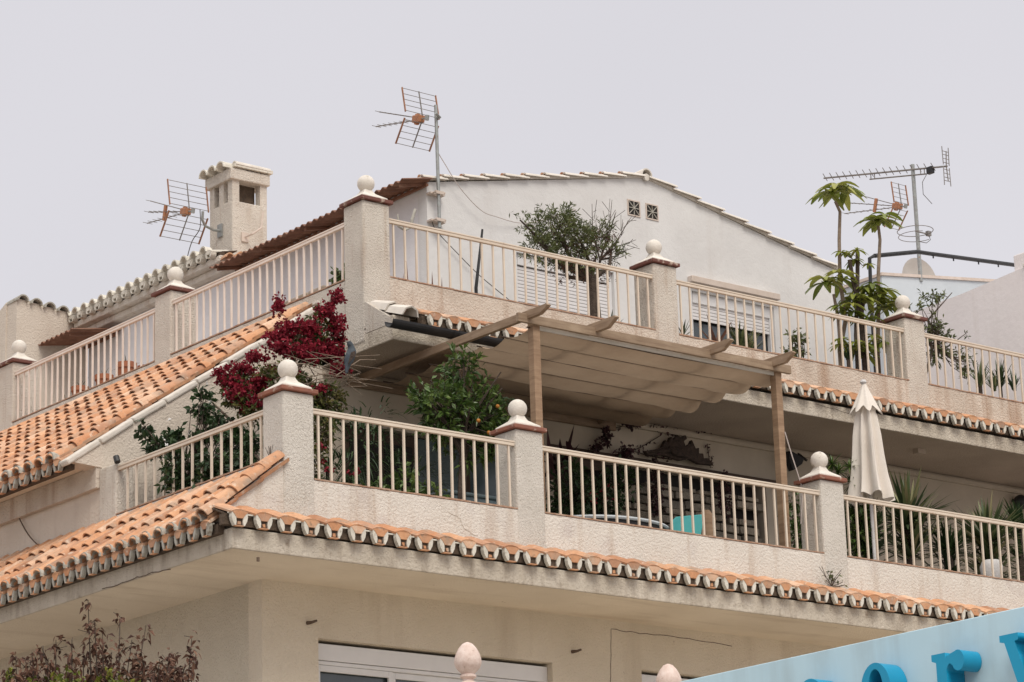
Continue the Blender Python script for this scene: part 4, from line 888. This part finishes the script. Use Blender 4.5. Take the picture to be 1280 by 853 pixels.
for lab, stem, top, n, r, s_ in (('tallest umbrella tree, bare bent stem with a tuft of drooping leaves on top', [(1050, 440), (1057, 400), (1050, 350), (1049, 300), (1050, 265), (1044, 252)], (1046, 240), 5, .36, .14),
                          ('second tallest umbrella tree, slim stem with its leaf tuft below the grid antenna', [(1097, 440), (1098, 395), (1098, 340), (1100, 300), (1098, 283)], (1098, 275), 5, .30, .10),
                          ('short umbrella tree with a low cluster of leaves left of the taller stems', [(1052, 445), (1048, 400), (1042, 368)], (1040, 350), 4, .32, .15)):
    y = 3.45; b_ = (P(*stem[0], y)[0], y, 11.45)
    def f(lb, tb): 
        pts = [V(b_)]+[V(P(*q, y)) for q in stem]; pts = [pts[0]]+[p_ for p_ in pts[1:] if p_.z > 11.6]; m_ = len(pts)
        tb.tube(pts, [.034-.014*i/(m_-1) for i in range(m_)], 8); crown_top(lb, tb, V(P(*top, y)), n, r, s_)
        if 'second' in lab: pass
    plant('umbrella_tree', lab, 'tree', b_, 'l_palm', f, 'bark_pale', 'umbrella trees by the third upper pillar', ('crown', 'trunk'))
def f(lb, tb):
    y = 3.3
    for pts in (((1072, 460), (1070, 420), (1072, 345), (1072, 315)), ((1085, 460), (1078, 400), (1066, 350), (1062, 325)), ((1080, 455), (1076, 400), (1080, 372))):
        tb.tube([V((P(*pts[0], y)[0], y, 11.45))]+[V(P(*q, y)) for q in pts], .030, 7)
    for c, n, r in (((1062, 322), 4, .17), ((1072, 375), 5, .25), ((1100, 372), 5, .27), ((1110, 385), 4, .24), ((1058, 388), 4, .22), ((1085, 362), 4, .24), ((1080, 400), 4, .2), ((1075, 440), 6, .22), ((1095, 430), 5, .2), ((1060, 432), 4, .2), ((1078, 332), 2, .13)):
        crown_top(lb, tb, V(P(*c, y)), n, r, .12)
plant('umbrella_tree', 'many stemmed umbrella tree with cut bare trunks left of the third upper pillar', 'tree', (12.1, 3.3, 11.45), 'l_palm', f, 'bark', 'umbrella trees by the third upper pillar', ('crown', 'trunk'))
# loose shrub right of the third pillar
def f(lb, tb):
    y = 3.4; bl = [(P(1140, 385, y), (.22, .2, .10)), (P(1165, 370, y), (.25, .2, .10)), (P(1182, 368, y), (.14, .1, .05)), (P(1172, 430, y), (.26, .2, .35)), (P(1205, 450, y), (.22, .2, .28)), (P(1165, 405, y), (.14, .2, .16)), (P(1208, 418, y), (.08, .1, .06))]
    tb.tube([(12.9, 3.4, 11.45), P(1165, 440, y), P(1160, 400, y), P(1190, 366, y)], [.03, .022, .014, .006], 6); tb.tube([P(1165, 445, y), P(1190, 430, y), P(1210, 415, y)], [.014, .01, .004], 5)
    crown(lb, tb, bl, 130, 7, .085, .03, P(1168, 440, y), up=.2, twig=.005)
plant('shrub', 'sprawling open shrub with arching twigs right of the third upper pillar', 'plant', (12.9, 3.4, 11.45), 'l_olive', f)
for px, lab in ((1225, 'thin grey green spiky plant in front of the white party wall'), (1250, 'darker spiky plant near the right edge behind the upper railing')):
    y = 3.3; q = V(P(px, 480, y)); t = thing('succulent', lab, 'plant', (q.x, y, 11.45), 'plants behind the upper railing'); lb = MB(); agave(lb, q-V((0, 0, .05)), 40, .50, .028, 1.0); agave(lb, q+V((.3, 0, -.05)), 26, .4, .028, .8); lb.build('leaves', 'l_dark' if px > 1230 else 'l_yucca', t)
    s_ = MB(); s_.tube([(q.x, y, 11.45), q], .03, 6); s_.build('stem', 'bark', t)
# yuccas on the lower terrace
def yucca(px, py, y, n, ln, lab, lm='l_yucca', w=.055, up=.35):
    q = V(P(px, py, y)); t = thing('yucca', lab, 'plant', (q.x, y, 8.1), 'spiky plants behind the right lower railing'); lb = MB()
    for i in range(n):
        d = rdir(); d.z = abs(d.z)*1.0+up*R(-.8, 1); lb.blade(q+d*.05+V((0, 0, -R(0, .55) if i % 2 else 0)), d, ln*R(.7, 1.1), w, R(.02, .22), 4, R(0, 1))
    lb.build('leaves', lm, t); s_ = MB(); s_.tube([(q.x, y, 8.1), q], [.08, .06], 8); s_.build('stem', 'bark', t)
yucca(1135, 655, 1.5, 260, .74, 'big yucca with long sword leaves just right of the closed parasol')
yucca(1235, 680, 1.5, 240, .70, 'second yucca with yellowing leaves near the right edge of the lower terrace')
yucca(1185, 690, 1.2, 130, .45, 'smaller yucca between the two big ones', 'l_dark')
yucca(1085, 665, 1.3, 130, .50, 'dark spiky plant behind the railing below the closed parasol', 'l_dark')
yucca(1275, 665, 2.2, 120, .50, 'dark spiky plant at the far right end of the lower terrace', 'l_dark')
def f(lb, tb):
    tb.tube([(9.0, 1.2, 8.3), P(1052, 600, 1.2)], [.03, .02], 6)
    for c in ((1048, 590), (1062, 585), (1065, 605), (1040, 580)):
        q = V(P(*c, 1.2))
        for i in range(50): lb.blade(q, rdir(.4), R(.14, .24), .022, R(.1, .4), 3, R(0, 1))
    crown(lb, tb, [(P(1000, 660, 1.2), (.22, .2, .45)), (P(1075, 660, 1.3), (.3, .3, .4))], 190, 7, .1, .04, None)
t = plant('dracaena', 'green dracaena between the fourth lower pillar and the closed parasol', 'plant', (9.0, 1.2, 8.1), 'l_citrus', f); potf(t, (9.0, 1.2, 8.1), .2, .3)
# white urn among yuccas
ur = MB(); ur.lathe((11.25, .6, 8.1), [(.12, 0), (.14, .05), (.07, .12), (.08, .4), (.13, .60), (.15, .76), (.11, .84)], 20); tag(ur.build('urn', 'white_paint', base=(11.25, .6, 8.1), smooth=True), 'white pedestal urn standing between the yuccas behind the right lower railing', 'urn')
# purple leaved plant and climbing vine on the back wall
t = thing('banana_plant', 'dark purple leaved plant showing above the railing next to the left pergola post', 'plant', (6.0, 2.9, 8.1)); lb = MB()
for a, b, w in (((700, 600), (718, 530), .12), ((690, 600), (684, 535), .09), ((700, 600), (700, 548), .16), ((705, 580), (724, 555), .1)):
    a, b = V(P(*a, 2.9)), V(P(*b, 2.9)); lb.blade(a, b-a, (b-a).length, w, 0, 5)
for i in range(14): lb.blade(P(R(688, 715), R(560, 600), 2.9), rdir(.3), R(.2, .4), .09, .4, 4)
lb.build('leaves', 'l_purple', t); s_ = MB(); s_.tube([(6.0, 2.9, 8.1), P(700, 600, 2.9)], .05, 7); s_.build('stem', 'bark', t)
t = thing('climbing_vine', 'thin dark vine trailing over the white wall above the terrace door', 'plant', (7.0, 3.6, 8.1)); lb, tb = MB(), MB()
for pts in (((770, 535), (790, 530), (820, 535), (845, 545)), ((745, 560), (760, 545), (765, 530), (785, 522), (800, 528)), ((770, 570), (800, 560), (825, 545), (840, 525)), ((780, 560), (810, 570), (840, 575)), ((765, 530), (772, 515), (800, 512)), ((885, 540), (860, 530), (845, 535)), ((945, 545), (925, 535), (900, 535), (870, 538)), ((884, 555), (886, 570), (888, 585))):
    q = [V(P(*p, 3.62)) for p in pts]; tb.tube(q, .006, 5)
    for a, b in zip(q[:-1], q[1:]):
        for k in range(9): lb.leaf(a.lerp(b, R(0, 1))+V((R(-.04, .04), -.02, R(-.05, .05))), rdir(), rdir(), .05, .03)
for px, py, rx, rz, n in ((757, 545, .10, .14, 34), (745, 560, .08, .08, 20), (780, 566, .16, .10, 34), (820, 610, .12, .45, 70), (905, 620, .10, .40, 60), (790, 530, .16, .05, 16)):
    crown(lb, tb, [(P(px, py, 3.5), (rx, .08, rz))], n, 5, .06, .035, None)
lb.build('foliage', 'l_purple', t); tb.build('stem', 'drift', t)
# carved driftwood ornament on the wall
dw = MB(); 
o2 = [(803, 565), (815, 563), (824, 560), (828, 551), (831, 556), (835, 547), (838, 551), (843, 545), (847, 548), (853, 545), (855, 550), (851, 553), (853, 559), (859, 556), (861, 551), (864, 558), (866, 562), (870, 561), (870, 568), (875, 568), (876, 574), (882, 574), (888, 583), (870, 581), (858, 575), (846, 577), (838, 574), (825, 570), (806, 571)]
dw.prism([P(*p, 3.56) for p in o2], (0, -.07, 0)); dwo = dw.build('wall_ornament', 'drift', base=V(P(845, 565, 3.56)), bevel=.012); tag(dwo, 'dark carved driftwood ornament with jagged edge mounted above the terrace door', 'ornament')
q = MB(); q.tube([V(P(836, 560, 3.46)), V(P(845, 566, 3.44)), V(P(860, 572, 3.47))], [.03, .045, .01], 7); q.tube([V(P(812, 566, 3.5)), V(P(835, 563, 3.46)), V(P(850, 560, 3.5))], [.01, .03, .02], 7); q.build('carving', 'drift', dwo)
# furniture on the lower terrace
ch_ = thing('garden_chair', 'turquoise plastic chair back behind the railing under the pergola', 'chair', (6.6, 1.3, 8.1))
s_ = MB(); a = [P(840, 652, 1.2), P(846, 646, 1.2), P(878, 643, 1.2), P(880, 650, 1.2), P(876, 672, 1.2), P(842, 668, 1.2)]; s_.prism(a, (0, .03, .0)); s_.build('backrest', 'teal', ch_, bevel=.01)
s_ = MB(); s_.box(6.36, 6.84, .80, 1.24, 8.50, 8.54); s_.build('seat', 'teal', ch_, bevel=.015)
for x in (6.39, 6.80):
    for y in (.83, 1.21): s_ = MB(); s_.tube([(x, y, 8.1), (x, y, 8.5 if y < 1 else 8.95)], .018, 8); s_.build('leg', 'teal', ch_)
so = thing('tub', 'long dark tub with a pale rim behind the railing, left of the turquoise chair', 'tub', (5.7, 1.6, 8.1))
s_ = MB(); vs = []; K = 32
for z, k in ((8.1, .9), (8.8, 1.0), (8.93, 1.0), (8.93, .94), (8.75, .9)): vs += [(5.75+.85*k*math.cos(2*PI*j/K), 1.7+.6*k*math.sin(2*PI*j/K), z) for j in range(K)]
s_.add(vs, [(i*K+j, i*K+(j+1) % K, (i+1)*K+(j+1) % K, (i+1)*K+j) for i in range(4) for j in range(K)]+[tuple(range(4*K, 5*K))]); s_.build('shell', 'black', so, smooth=True)
s_ = MB(); s_.tube([(5.75+.86*math.cos(2*PI*j/K), 1.7+.61*math.sin(2*PI*j/K), 8.95) for j in range(K+1)], .022, 6); s_.build('rim', 'greyblue', so)
st_ = MB(); st_.box(3.75, 4.6, 2.2, 2.7, 8.1, 9.25); st_.box(3.72, 4.63, 2.16, 2.74, 9.25, 9.29); tag(st_.build('storage_box', 'box_blue', base=(4.1, 2.4, 8.1), bevel=.02), 'grey blue storage box standing behind the citrus trunk', 'box')
yb = MB(); yb.lathe((7.2, 1.5, 8.1), [(.1, 0), (.14, .5), (.10, .9), (.12, 1.1), (.05, 1.2)], 14); tag(yb.build('clay_jar', 'wood', base=(7.2, 1.5, 8.1), smooth=True), 'tall ochre clay jar right of the turquoise chair', 'jar')
def f(lb, tb):
    crown(lb, tb, [(P(740, 625, 2.2), (.5, .3, .3)), (P(770, 600, 2.4), (.3, .3, .25)), (P(715, 620, 2.0), (.3, .3, .45))], 230, 7, .10, .045, None)
t = plant('flowering_plant', 'dark plant with small pink flowers in the shade left under the pergola', 'plant', (5.6, 2.3, 8.1), 'l_dark', f)
for i in range(14):
    c = V(P(R(728, 768), R(605, 630), 1.9)); w = MB()
    for k in range(5): w.leaf(c, rdir(), rdir(), .03, .025)
    w.build('flower', 'petal_red', t)
# pots on the left upper terrace, along the parapet
pots = [(62, .16, 'leftmost terracotta pot of the row behind the white railing'), (74, .15, 'second terracotta pot from the left in the row behind the white railing'), (87, .16, 'third terracotta pot from the left in the row behind the white railing'), (104, .19, 'wide terracotta pot just left of the middle of the row'), (120, .16, 'terracotta pot in the middle of the row behind the white railing'), (134, .20, 'tall terracotta pot right of the middle of the row'), (148, .17, 'terracotta pot third from the pillar in the row'), (162, .22, 'tallest terracotta pot, second from the pillar in the row'), (186, .17, 'terracotta pot closest to the pillar in the row')]
for px, r, lab in pots:
    q = onX(3.55, px, 480); h = r*2.1; y = q.y; zb_ = 11.95 if r > .18 else 11.88
    t = thing('plant_pot', lab, 'pot', (3.5, y, zb_), 'terracotta pots behind the left upper railing')
    p = MB(); r *= .72; h *= .85; p.lathe((3.5, y, zb_), [(r*.55, 0), (r*.8, h*.8), (r*.9, h*.8), (r*.92, h), (r*.8, h), (r*.75, h*.88)], 16); p.build('shell', 'terracotta', t, smooth=True)
    lb = MB()
    for i in range(16): lb.blade((3.5, y, zb_+h*.9), rdir(.5), R(.10, .3), .012, R(.1, .5), 3)
    lb.build('foliage', 'l_yucca', t)
sh = MB(); sh.box(3.3, 3.75, 7.6, 11.1, 11.45, 11.875); tag(sh.build('plant_bench', 'terracotta', base=(3.5, 9.3, 11.45), bevel=.01), 'low red brick bench carrying the row of terracotta pots', 'bench')
for k, (px, c_) in enumerate(((241, 425), (253, 421))):
    q = onX(3.45, px, c_); t = MB(); t.lathe((3.45, q.y, 11.45), [(.08, 0), (.1, .45), (.12, .5), (.11, .62), (.09, .63)], 14); tag(t.build('plant_pot', 'terracotta', base=(3.45, q.y, 11.45), smooth=True), ('small terracotta pot right after the middle left pillar', 'slightly taller terracotta pot beside the small one near the middle left pillar')[k], 'pot', 'two small terracotta pots')
for k, (px, w) in enumerate(((367, .32), (384, .30), (404, .34))):
    q = onX(3.5, px, 350); t = MB(); t.box(3.38, 3.66, q.y-w/2, q.y+w/2, 11.45, 12.20); tag(t.build('planter', 'pot_beige', base=(3.5, q.y, 11.45), bevel=.02), ('beige planter box furthest from the tall corner pillar', 'middle beige planter box behind the white railing', 'beige planter box with green plant next to the tall corner pillar')[k], 'planter', 'beige planter boxes')
def f(lb, tb): crown(lb, tb, [((3.5, 3.85, 12.32), (.1, .2, .12))], 26, 6, .08, .04, None)
plant('shrub', 'small green plant growing in the planter nearest the tall corner pillar', 'plant', (3.5, 3.85, 12.2), 'l_citrus', f)
# flood light and wall lamp
fl_ = thing('floodlight', 'black floodlight under the terrace ceiling right of the pergola post', 'lamp', (10.85, 3.5, 10.75)); q = MB(); q.prism([P(986, 570, 3.4), P(988, 563, 3.4), P(1006, 573, 3.4), P(1003, 580, 3.4), P(992, 588, 3.4)], (0, .10, 0)); q.build('housing', 'black', fl_, bevel=.006); q = MB(); q.bar((10.9, 3.45, 10.8), (10.9, 3.64, 10.95), .03); q.build('arm', 'black', fl_)
wl = thing('wall_lamp', 'round black wall lamp at the right end of the lower terrace', 'lamp', tuple(onY(3.6, 1276, 628))); c = onY(3.5, 1276, 628); q = MB(); q.ball(c, .11, 18); q.build('globe', 'black', wl, smooth=True); q = MB(); q.tube([c, c+V((0, .15, .05))], .03, 8); q.build('arm', 'black', wl)
bk_ = MB(); bk_.tube([onX(-.02, 147, 578)-V((0, 0, .0)), onX(-.02, 145, 571)], .035, 8); tag(bk_.build('drain_spout', 'black', base=onX(-.02, 146, 575)), 'small black spout at the far end of the left flank railing', 'spout')
# weed on the eave
def f(lb, tb):
    q = V(P(1040, 733, -.08)); lb2 = lb
    for i in range(16):
        e = q+V((R(-.2, .2), R(-.05, .02), R(.03, .22))); tb.tube([q, q.lerp(e, .5)+rdir()*.02, e], .004, 4)
        if i % 2: lb.leaf(e, rdir(.4), rdir(), .05, .02)
    for i in range(14): lb.leaf(V(P(1042, 722, -.06))+rdir()*.06, rdir(.4), rdir(), .06, .03)
plant('weed', 'dry little weed sprouting from the tiled eave below the right lower pillar', 'plant', tuple(P(1040, 735, -.08)), 'l_olive', f)
def f(lb, tb):
    q = V(onX(-.1, 338, 575))
    for i in range(10): tb.tube([q, q+V((R(-.05, .02), R(-.06, .06), R(.05, .16)))], .003, 4)
plant('weed', 'wisp of dry grass on the topmost hip tile at the foot of the corner pillar', 'plant', tuple(onX(-.1, 338, 578)), 'l_olive', f)
# ------------------------------------------------------------------ brown leaved tree in the lower left foreground
tz = (-3.3, -2.6, .13)
def f(lb, tb):
    tb.tube([tz, (-3.35, -2.6, 2), (-3.3, -2.6, 4.2)], [.12, .1, .07], 8)
    def Q(px, py): return V(P(px, py, -2.6+R(-.4, .4)))
    for px, py in [(110, 750), (118, 775), (150, 770), (128, 790), (165, 800), (182, 785), (215, 815), (240, 795), (245, 820), (70, 800), (40, 815), (20, 820), (90, 800), (60, 825), (180, 825), (140, 815), (10, 835), (230, 835), (120, 830), (155, 830), (200, 840), (35, 838), (85, 835), (170, 842), (105, 815), (135, 838), (52, 808)]+[(R(0, 240), R(822, 853)) for _ in range(26)]:
        e = Q(px, py); s_ = V(P(px*.75+30+R(-15, 15), 960, -2.6)); r0 = V((-3.3, -2.6, 4.1)); m1 = s_.lerp(e, .5)+rdir()*.06
        tb.tube([r0, s_, m1, e], [.03, .02, .009, .003], 5)
        for k in range(20):
            t = R(.0, 1)**.6; p = m1.lerp(e, t)+rdir()*.045
            for j in range(2): lb.leaf(p, rdir(-.15), rdir(), R(.05, .09), .030, None, .4)
            if k % 6 == 0: tb.tube([m1.lerp(e, t), p+rdir(.5)*.08], .003, 4)
t = plant('withered_tree', 'top of a withered brown leaved tree in the lower left foreground', 'tree', tz, 'l_brown', f, parts=('crown', 'trunk'))
lb = MB()
for i in range(110):
    c = V(P(R(0, 175), R(852, 878), -2.9+R(-.2, .2))) if i < 90 else V(P(random.choice((15, 75, 90, 140, 150))+R(-8, 8), R(838, 858), -2.9))
    for j in range(4): lb.leaf(c+rdir()*.03, rdir(.4), rdir(), .06, .035)
lb.build('green_leaves', 'l_lime', t)
# ------------------------------------------------------------------ neighbouring buildings on the right
nb = thing('neighbour_house', 'plain white rendered neighbouring house rising at the right edge', 'building', (16.2, 4, 0))
q = MB(); q.prism([(16.0, 6.2, 0), (16.0, -3, 0), (16.0, -3, 14.62), (16.0, 3.75, 14.49), (16.0, 5.0, 14.40), (16.0, 6.2, 14.36)], (9, 0, 0)); q.build('wall', 'white_wall', nb)
q = MB(); q.frame_box((15.97, -3, 14.62), (.3, 0, 0), (0, 6.75, -.13), (0, 0, .05)); q.build('coping', 'verge_white', nb, bevel=.01)
c = onX(16.1, 1277, 325); q = MB(); q.box(16.05, 16.6, c.y-.9, c.y+.12, 14.4, 14.75); q.build('roof_block', 'white_wall', nb, bevel=.02)
q = MB(); q.lathe((16.3, c.y-.12, 14.75), [(.1, 0), (.13, .1), (.12, .3), (.05, .34)], 14); q.build('vent_cowl', 'glass_teal', nb, smooth=True)
bb = thing('roof_storehouse', 'pale grey blue flat roofed block behind the upper right terrace', 'building', (18.5, 8.6, 0))
q = MB(); l_, r_ = onY(8, 1102, 345), onY(8, 1240, 350); q.prism([(l_.x, 8, 8), (r_.x+.6, 8, 8), (r_.x+.6, 8, r_.z+.03), (l_.x, 8, l_.z)], (0, 4, 0)); q.build('wall', 'greyblue', bb)
q = MB(); q.prism([(l_.x-.03, 7.97, l_.z), (r_.x+.6, 7.97, r_.z+.03), (r_.x+.6, 7.97, r_.z+.08), (l_.x-.03, 7.97, l_.z+.05)], (0, 4.1, 0)); q.build('roof_edge', 'shutter_box', bb)
c = onY(9, 1150, 352); q = MB(); K = 28; vs = [c+V((0, .12, 0))]
for ri in (1, 2, 3, 4): vs += [c+V((.42*ri/4*math.cos(2*PI*j/K)*1.05, .12-.12*(ri/4)**2, .42*ri/4*math.sin(2*PI*j/K))) for j in range(K)]
fs = [(0, 1+j, 1+(j+1) % K) for j in range(K)]
for ri in range(3): fs += [(1+ri*K+j, 1+ri*K+(j+1) % K, 1+(ri+1)*K+(j+1) % K, 1+(ri+1)*K+j) for j in range(K)]
q.add(vs, fs); sd_ = q.build('satellite_dish', 'dish', base=c, smooth=True); tag(sd_, 'grey satellite dish peeking above the grey blue block', 'dish'); q = MB(); q.tube([c+V((0, .12, -.1)), c+V((0, .3, -.6))], .03, 8); q.build('arm', 'steel', sd_)
fr_ = thing('pipe_frame', 'black pipe frame running across the sky to the white neighbouring house', 'frame', tuple(onY(6.5, 1087, 350)))
y = 5.2; pp = [V(P(1089, 380, y)), V(P(1088, 350, y)), V(P(1087, 323, y)), V(P(1093, 320, y)), V(P(1147, 315, y)), V(P(1160, 317, y)), V(P(1272, 332, y))]
q = MB(); q.tube(pp[:3]+[pp[3]], .028, 8); q.build('upright', 'black', fr_)
q = MB(); q.tube(pp[3:], .034, 8)
for t_ in (.15, .35, .6, .8): p_ = pp[4].lerp(pp[6], t_); q.tube([p_, p_-V((0, 0, .07))], .012, 6)
q.build('cross_pipe', 'black', fr_)
q = MB(); q.tube([pp[0], V((pp[0].x, y, 11.45))], .028, 8); q.build('upright', 'black', fr_)
# ------------------------------------------------------------------ the blue sign board in front
xs = -3.0
sg_ = thing('shop_sign', 'pale blue sign board with raised bright blue serif letters in the lower right foreground', 'sign', (xs+.1, -11, 0))
zt1 = 4.845
q = MB(); q.box(xs, xs+.14, -16.5, -7.6, 3.75, zt1); q.build('board', 'panel_blue', sg_, bevel=.006)
for y in (-8.2, -12, -15.8): q = MB(); q.box(xs+.16, xs+.26, y-.06, y+.06, 0, 4.6); q.build('post', 'steel', sg_, bevel=.005)
def glyph(ch):
    A = lambda cx, cy, rx, ry, a0, a1, n=18: [(cx+rx*math.cos(math.radians(a0+(a1-a0)*i/n)), cy+ry*math.sin(math.radians(a0+(a1-a0)*i/n))) for i in range(n+1)]
    if ch == 'e': return [[(.88, .46)]+A(.45, .5, .44, .52, 0, 320, 30)+A(.47, .48, .26, .40, 310, 200, 12)+[(.21, .44)], A(.45, .54, .21, .36, 0, 180, 14)]
    if ch == 'c': return [A(.47, .5, .46, .52, 42, 320, 28)+A(.50, .5, .26, .42, 310, 60, 20)+[(.66, .70), (.82, .64)]]
    if ch == 'r': return [[(-.02, .98), (-.02, .86), (.1, .82), (.1, .13), (0, .11), (0, 0), (.52, 0), (.52, .11), (.38, .13), (.38, .60)]+A(.50, .60, .13, .17, 175, 95, 6)+[(.56, .72)]+A(.71, .80, .17, .19, 215, 475, 18)+[(.50, .94)]+A(.42, .84, .06, .08, 60, 150, 4)+[(.36, .98)]]
    if ch == 'v': return [[(-.04, 1), (-.04, .88), (.08, .86), (.40, 0), (.60, 0), (.92, .86), (1.04, .88), (1.04, 1), (.66, 1), (.66, .88), (.74, .86), (.56, .33), (.36, .86), (.46, .88), (.46, 1)]]
xh_ = .34
def letter(chh, ytop_px, s=1., dx=0.):
    p0 = onX(xs-.16, *ytop_px); cu = bpy.data.curves.new('letter', 'CURVE'); cu.dimensions = '2D'; cu.fill_mode = 'BOTH'; cu.extrude = .08
    for pts in glyph(chh):
        sp = cu.splines.new('POLY'); sp.points.add(len(pts)-1); sp.use_cyclic_u = True
        for k, (a, b) in enumerate(pts): sp.points[k].co = (a*xh_*.88, (b-1)*xh_, 0, 1)
    tmp = bpy.data.objects.new('letter', cu); col_link(tmp); dg = bpy.context.evaluated_depsgraph_get(); me = bpy.data.meshes.new_from_object(tmp.evaluated_get(dg)); bpy.data.objects.remove(tmp)
    # local x -> -Y, local y -> Z, local z -> -X
    me.transform(Matrix(((0, 0, -1, 0), (-1, 0, 0, 0), (0, 1, 0, 0), (0, 0, 0, 1))))
    o = bpy.data.objects.new('letter', me); col_link(o); me.materials.clear(); me.materials.append(M['letter_blue'])
    for pl_ in me.polygons: pl_.material_index = 0
    o.parent = sg_; o.location = V((xs-.082, p0.y, p0.z))-V(sg_['_base'])
for chh, pxy in (('c', (993, 854)), ('e', (1074, 834)), ('r', (1165, 818)), ('v', (1251, 795))): letter(chh, pxy)
# ------------------------------------------------------------------ sky and sun
w = bpy.data.worlds.new('World'); sc.world = w; w.use_nodes = True; nt = w.node_tree; N, L = nt.nodes, nt.links
bg = N['Background']; sky = N.new('ShaderNodeTexSky'); sky.sky_type = 'NISHITA'; sky.sun_disc = False
EL, AZ = math.radians(50), math.radians(-110)         # behind the camera
sd = V((math.cos(EL)*math.cos(AZ), math.cos(EL)*math.sin(AZ), math.sin(EL)))
sky.sun_elevation = EL; sky.sun_rotation = math.atan2(sd.x, sd.y); sky.air_density = 1; sky.dust_density = 4
tc = N.new('ShaderNodeTexCoord'); sx = N.new('ShaderNodeSeparateXYZ'); L.new(tc.outputs['Generated'], sx.inputs[0])
no = N.new('ShaderNodeTexNoise'); no.inputs['Scale'].default_value = 1.5; no.inputs['Detail'].default_value = 3; L.new(tc.outputs['Generated'], no.inputs['Vector'])
cr = N.new('ShaderNodeValToRGB'); L.new(sx.outputs[2], cr.inputs[0]); el = cr.color_ramp.elements
el[0].position = 0; el[0].color = (7.3, 7.12, 7.5, 1); el[1].position = .95; el[1].color = (17, 16.6, 16.2, 1)
for p_, c_ in ((.12, (7.4, 7.22, 7.6, 1)), (.42, (7.1, 6.95, 7.35, 1))): e_ = el.new(p_); e_.color = c_
mp = N.new('ShaderNodeMapRange'); mp.inputs[1].default_value = .3; mp.inputs[2].default_value = .7; mp.inputs[3].default_value = .88; mp.inputs[4].default_value = 1.08; L.new(no.outputs['Fac'], mp.inputs[0])
vm = N.new('ShaderNodeVectorMath'); vm.operation = 'SCALE'; L.new(cr.outputs[0], vm.inputs[0]); L.new(mp.outputs[0], vm.inputs['Scale'])
mx = N.new('ShaderNodeMix'); mx.data_type = 'RGBA'; mx.inputs[0].default_value = .94; L.new(sky.outputs[0], mx.inputs[6]); L.new(vm.outputs[0], mx.inputs[7]); L.new(mx.outputs[2], bg.inputs[0]); bg.inputs[1].default_value = .1
sl = bpy.data.lights.new('sun', 'SUN'); sl.energy = 1.85; sl.angle = math.radians(28); sl.color = (1, .94, .84); so_ = bpy.data.objects.new('sun', sl); col_link(so_); so_.rotation_euler = sd.to_track_quat('Z', 'Y').to_euler()
sc.view_settings.view_transform = 'Standard'; sc.view_settings.look = 'None'; sc.view_settings.gamma = 1; sc.view_settings.exposure = .04
sc.cycles.max_bounces = 6; sc.cycles.diffuse_bounces = 4
for o in bpy.data.objects:
    if '_base' in o: del o['_base']
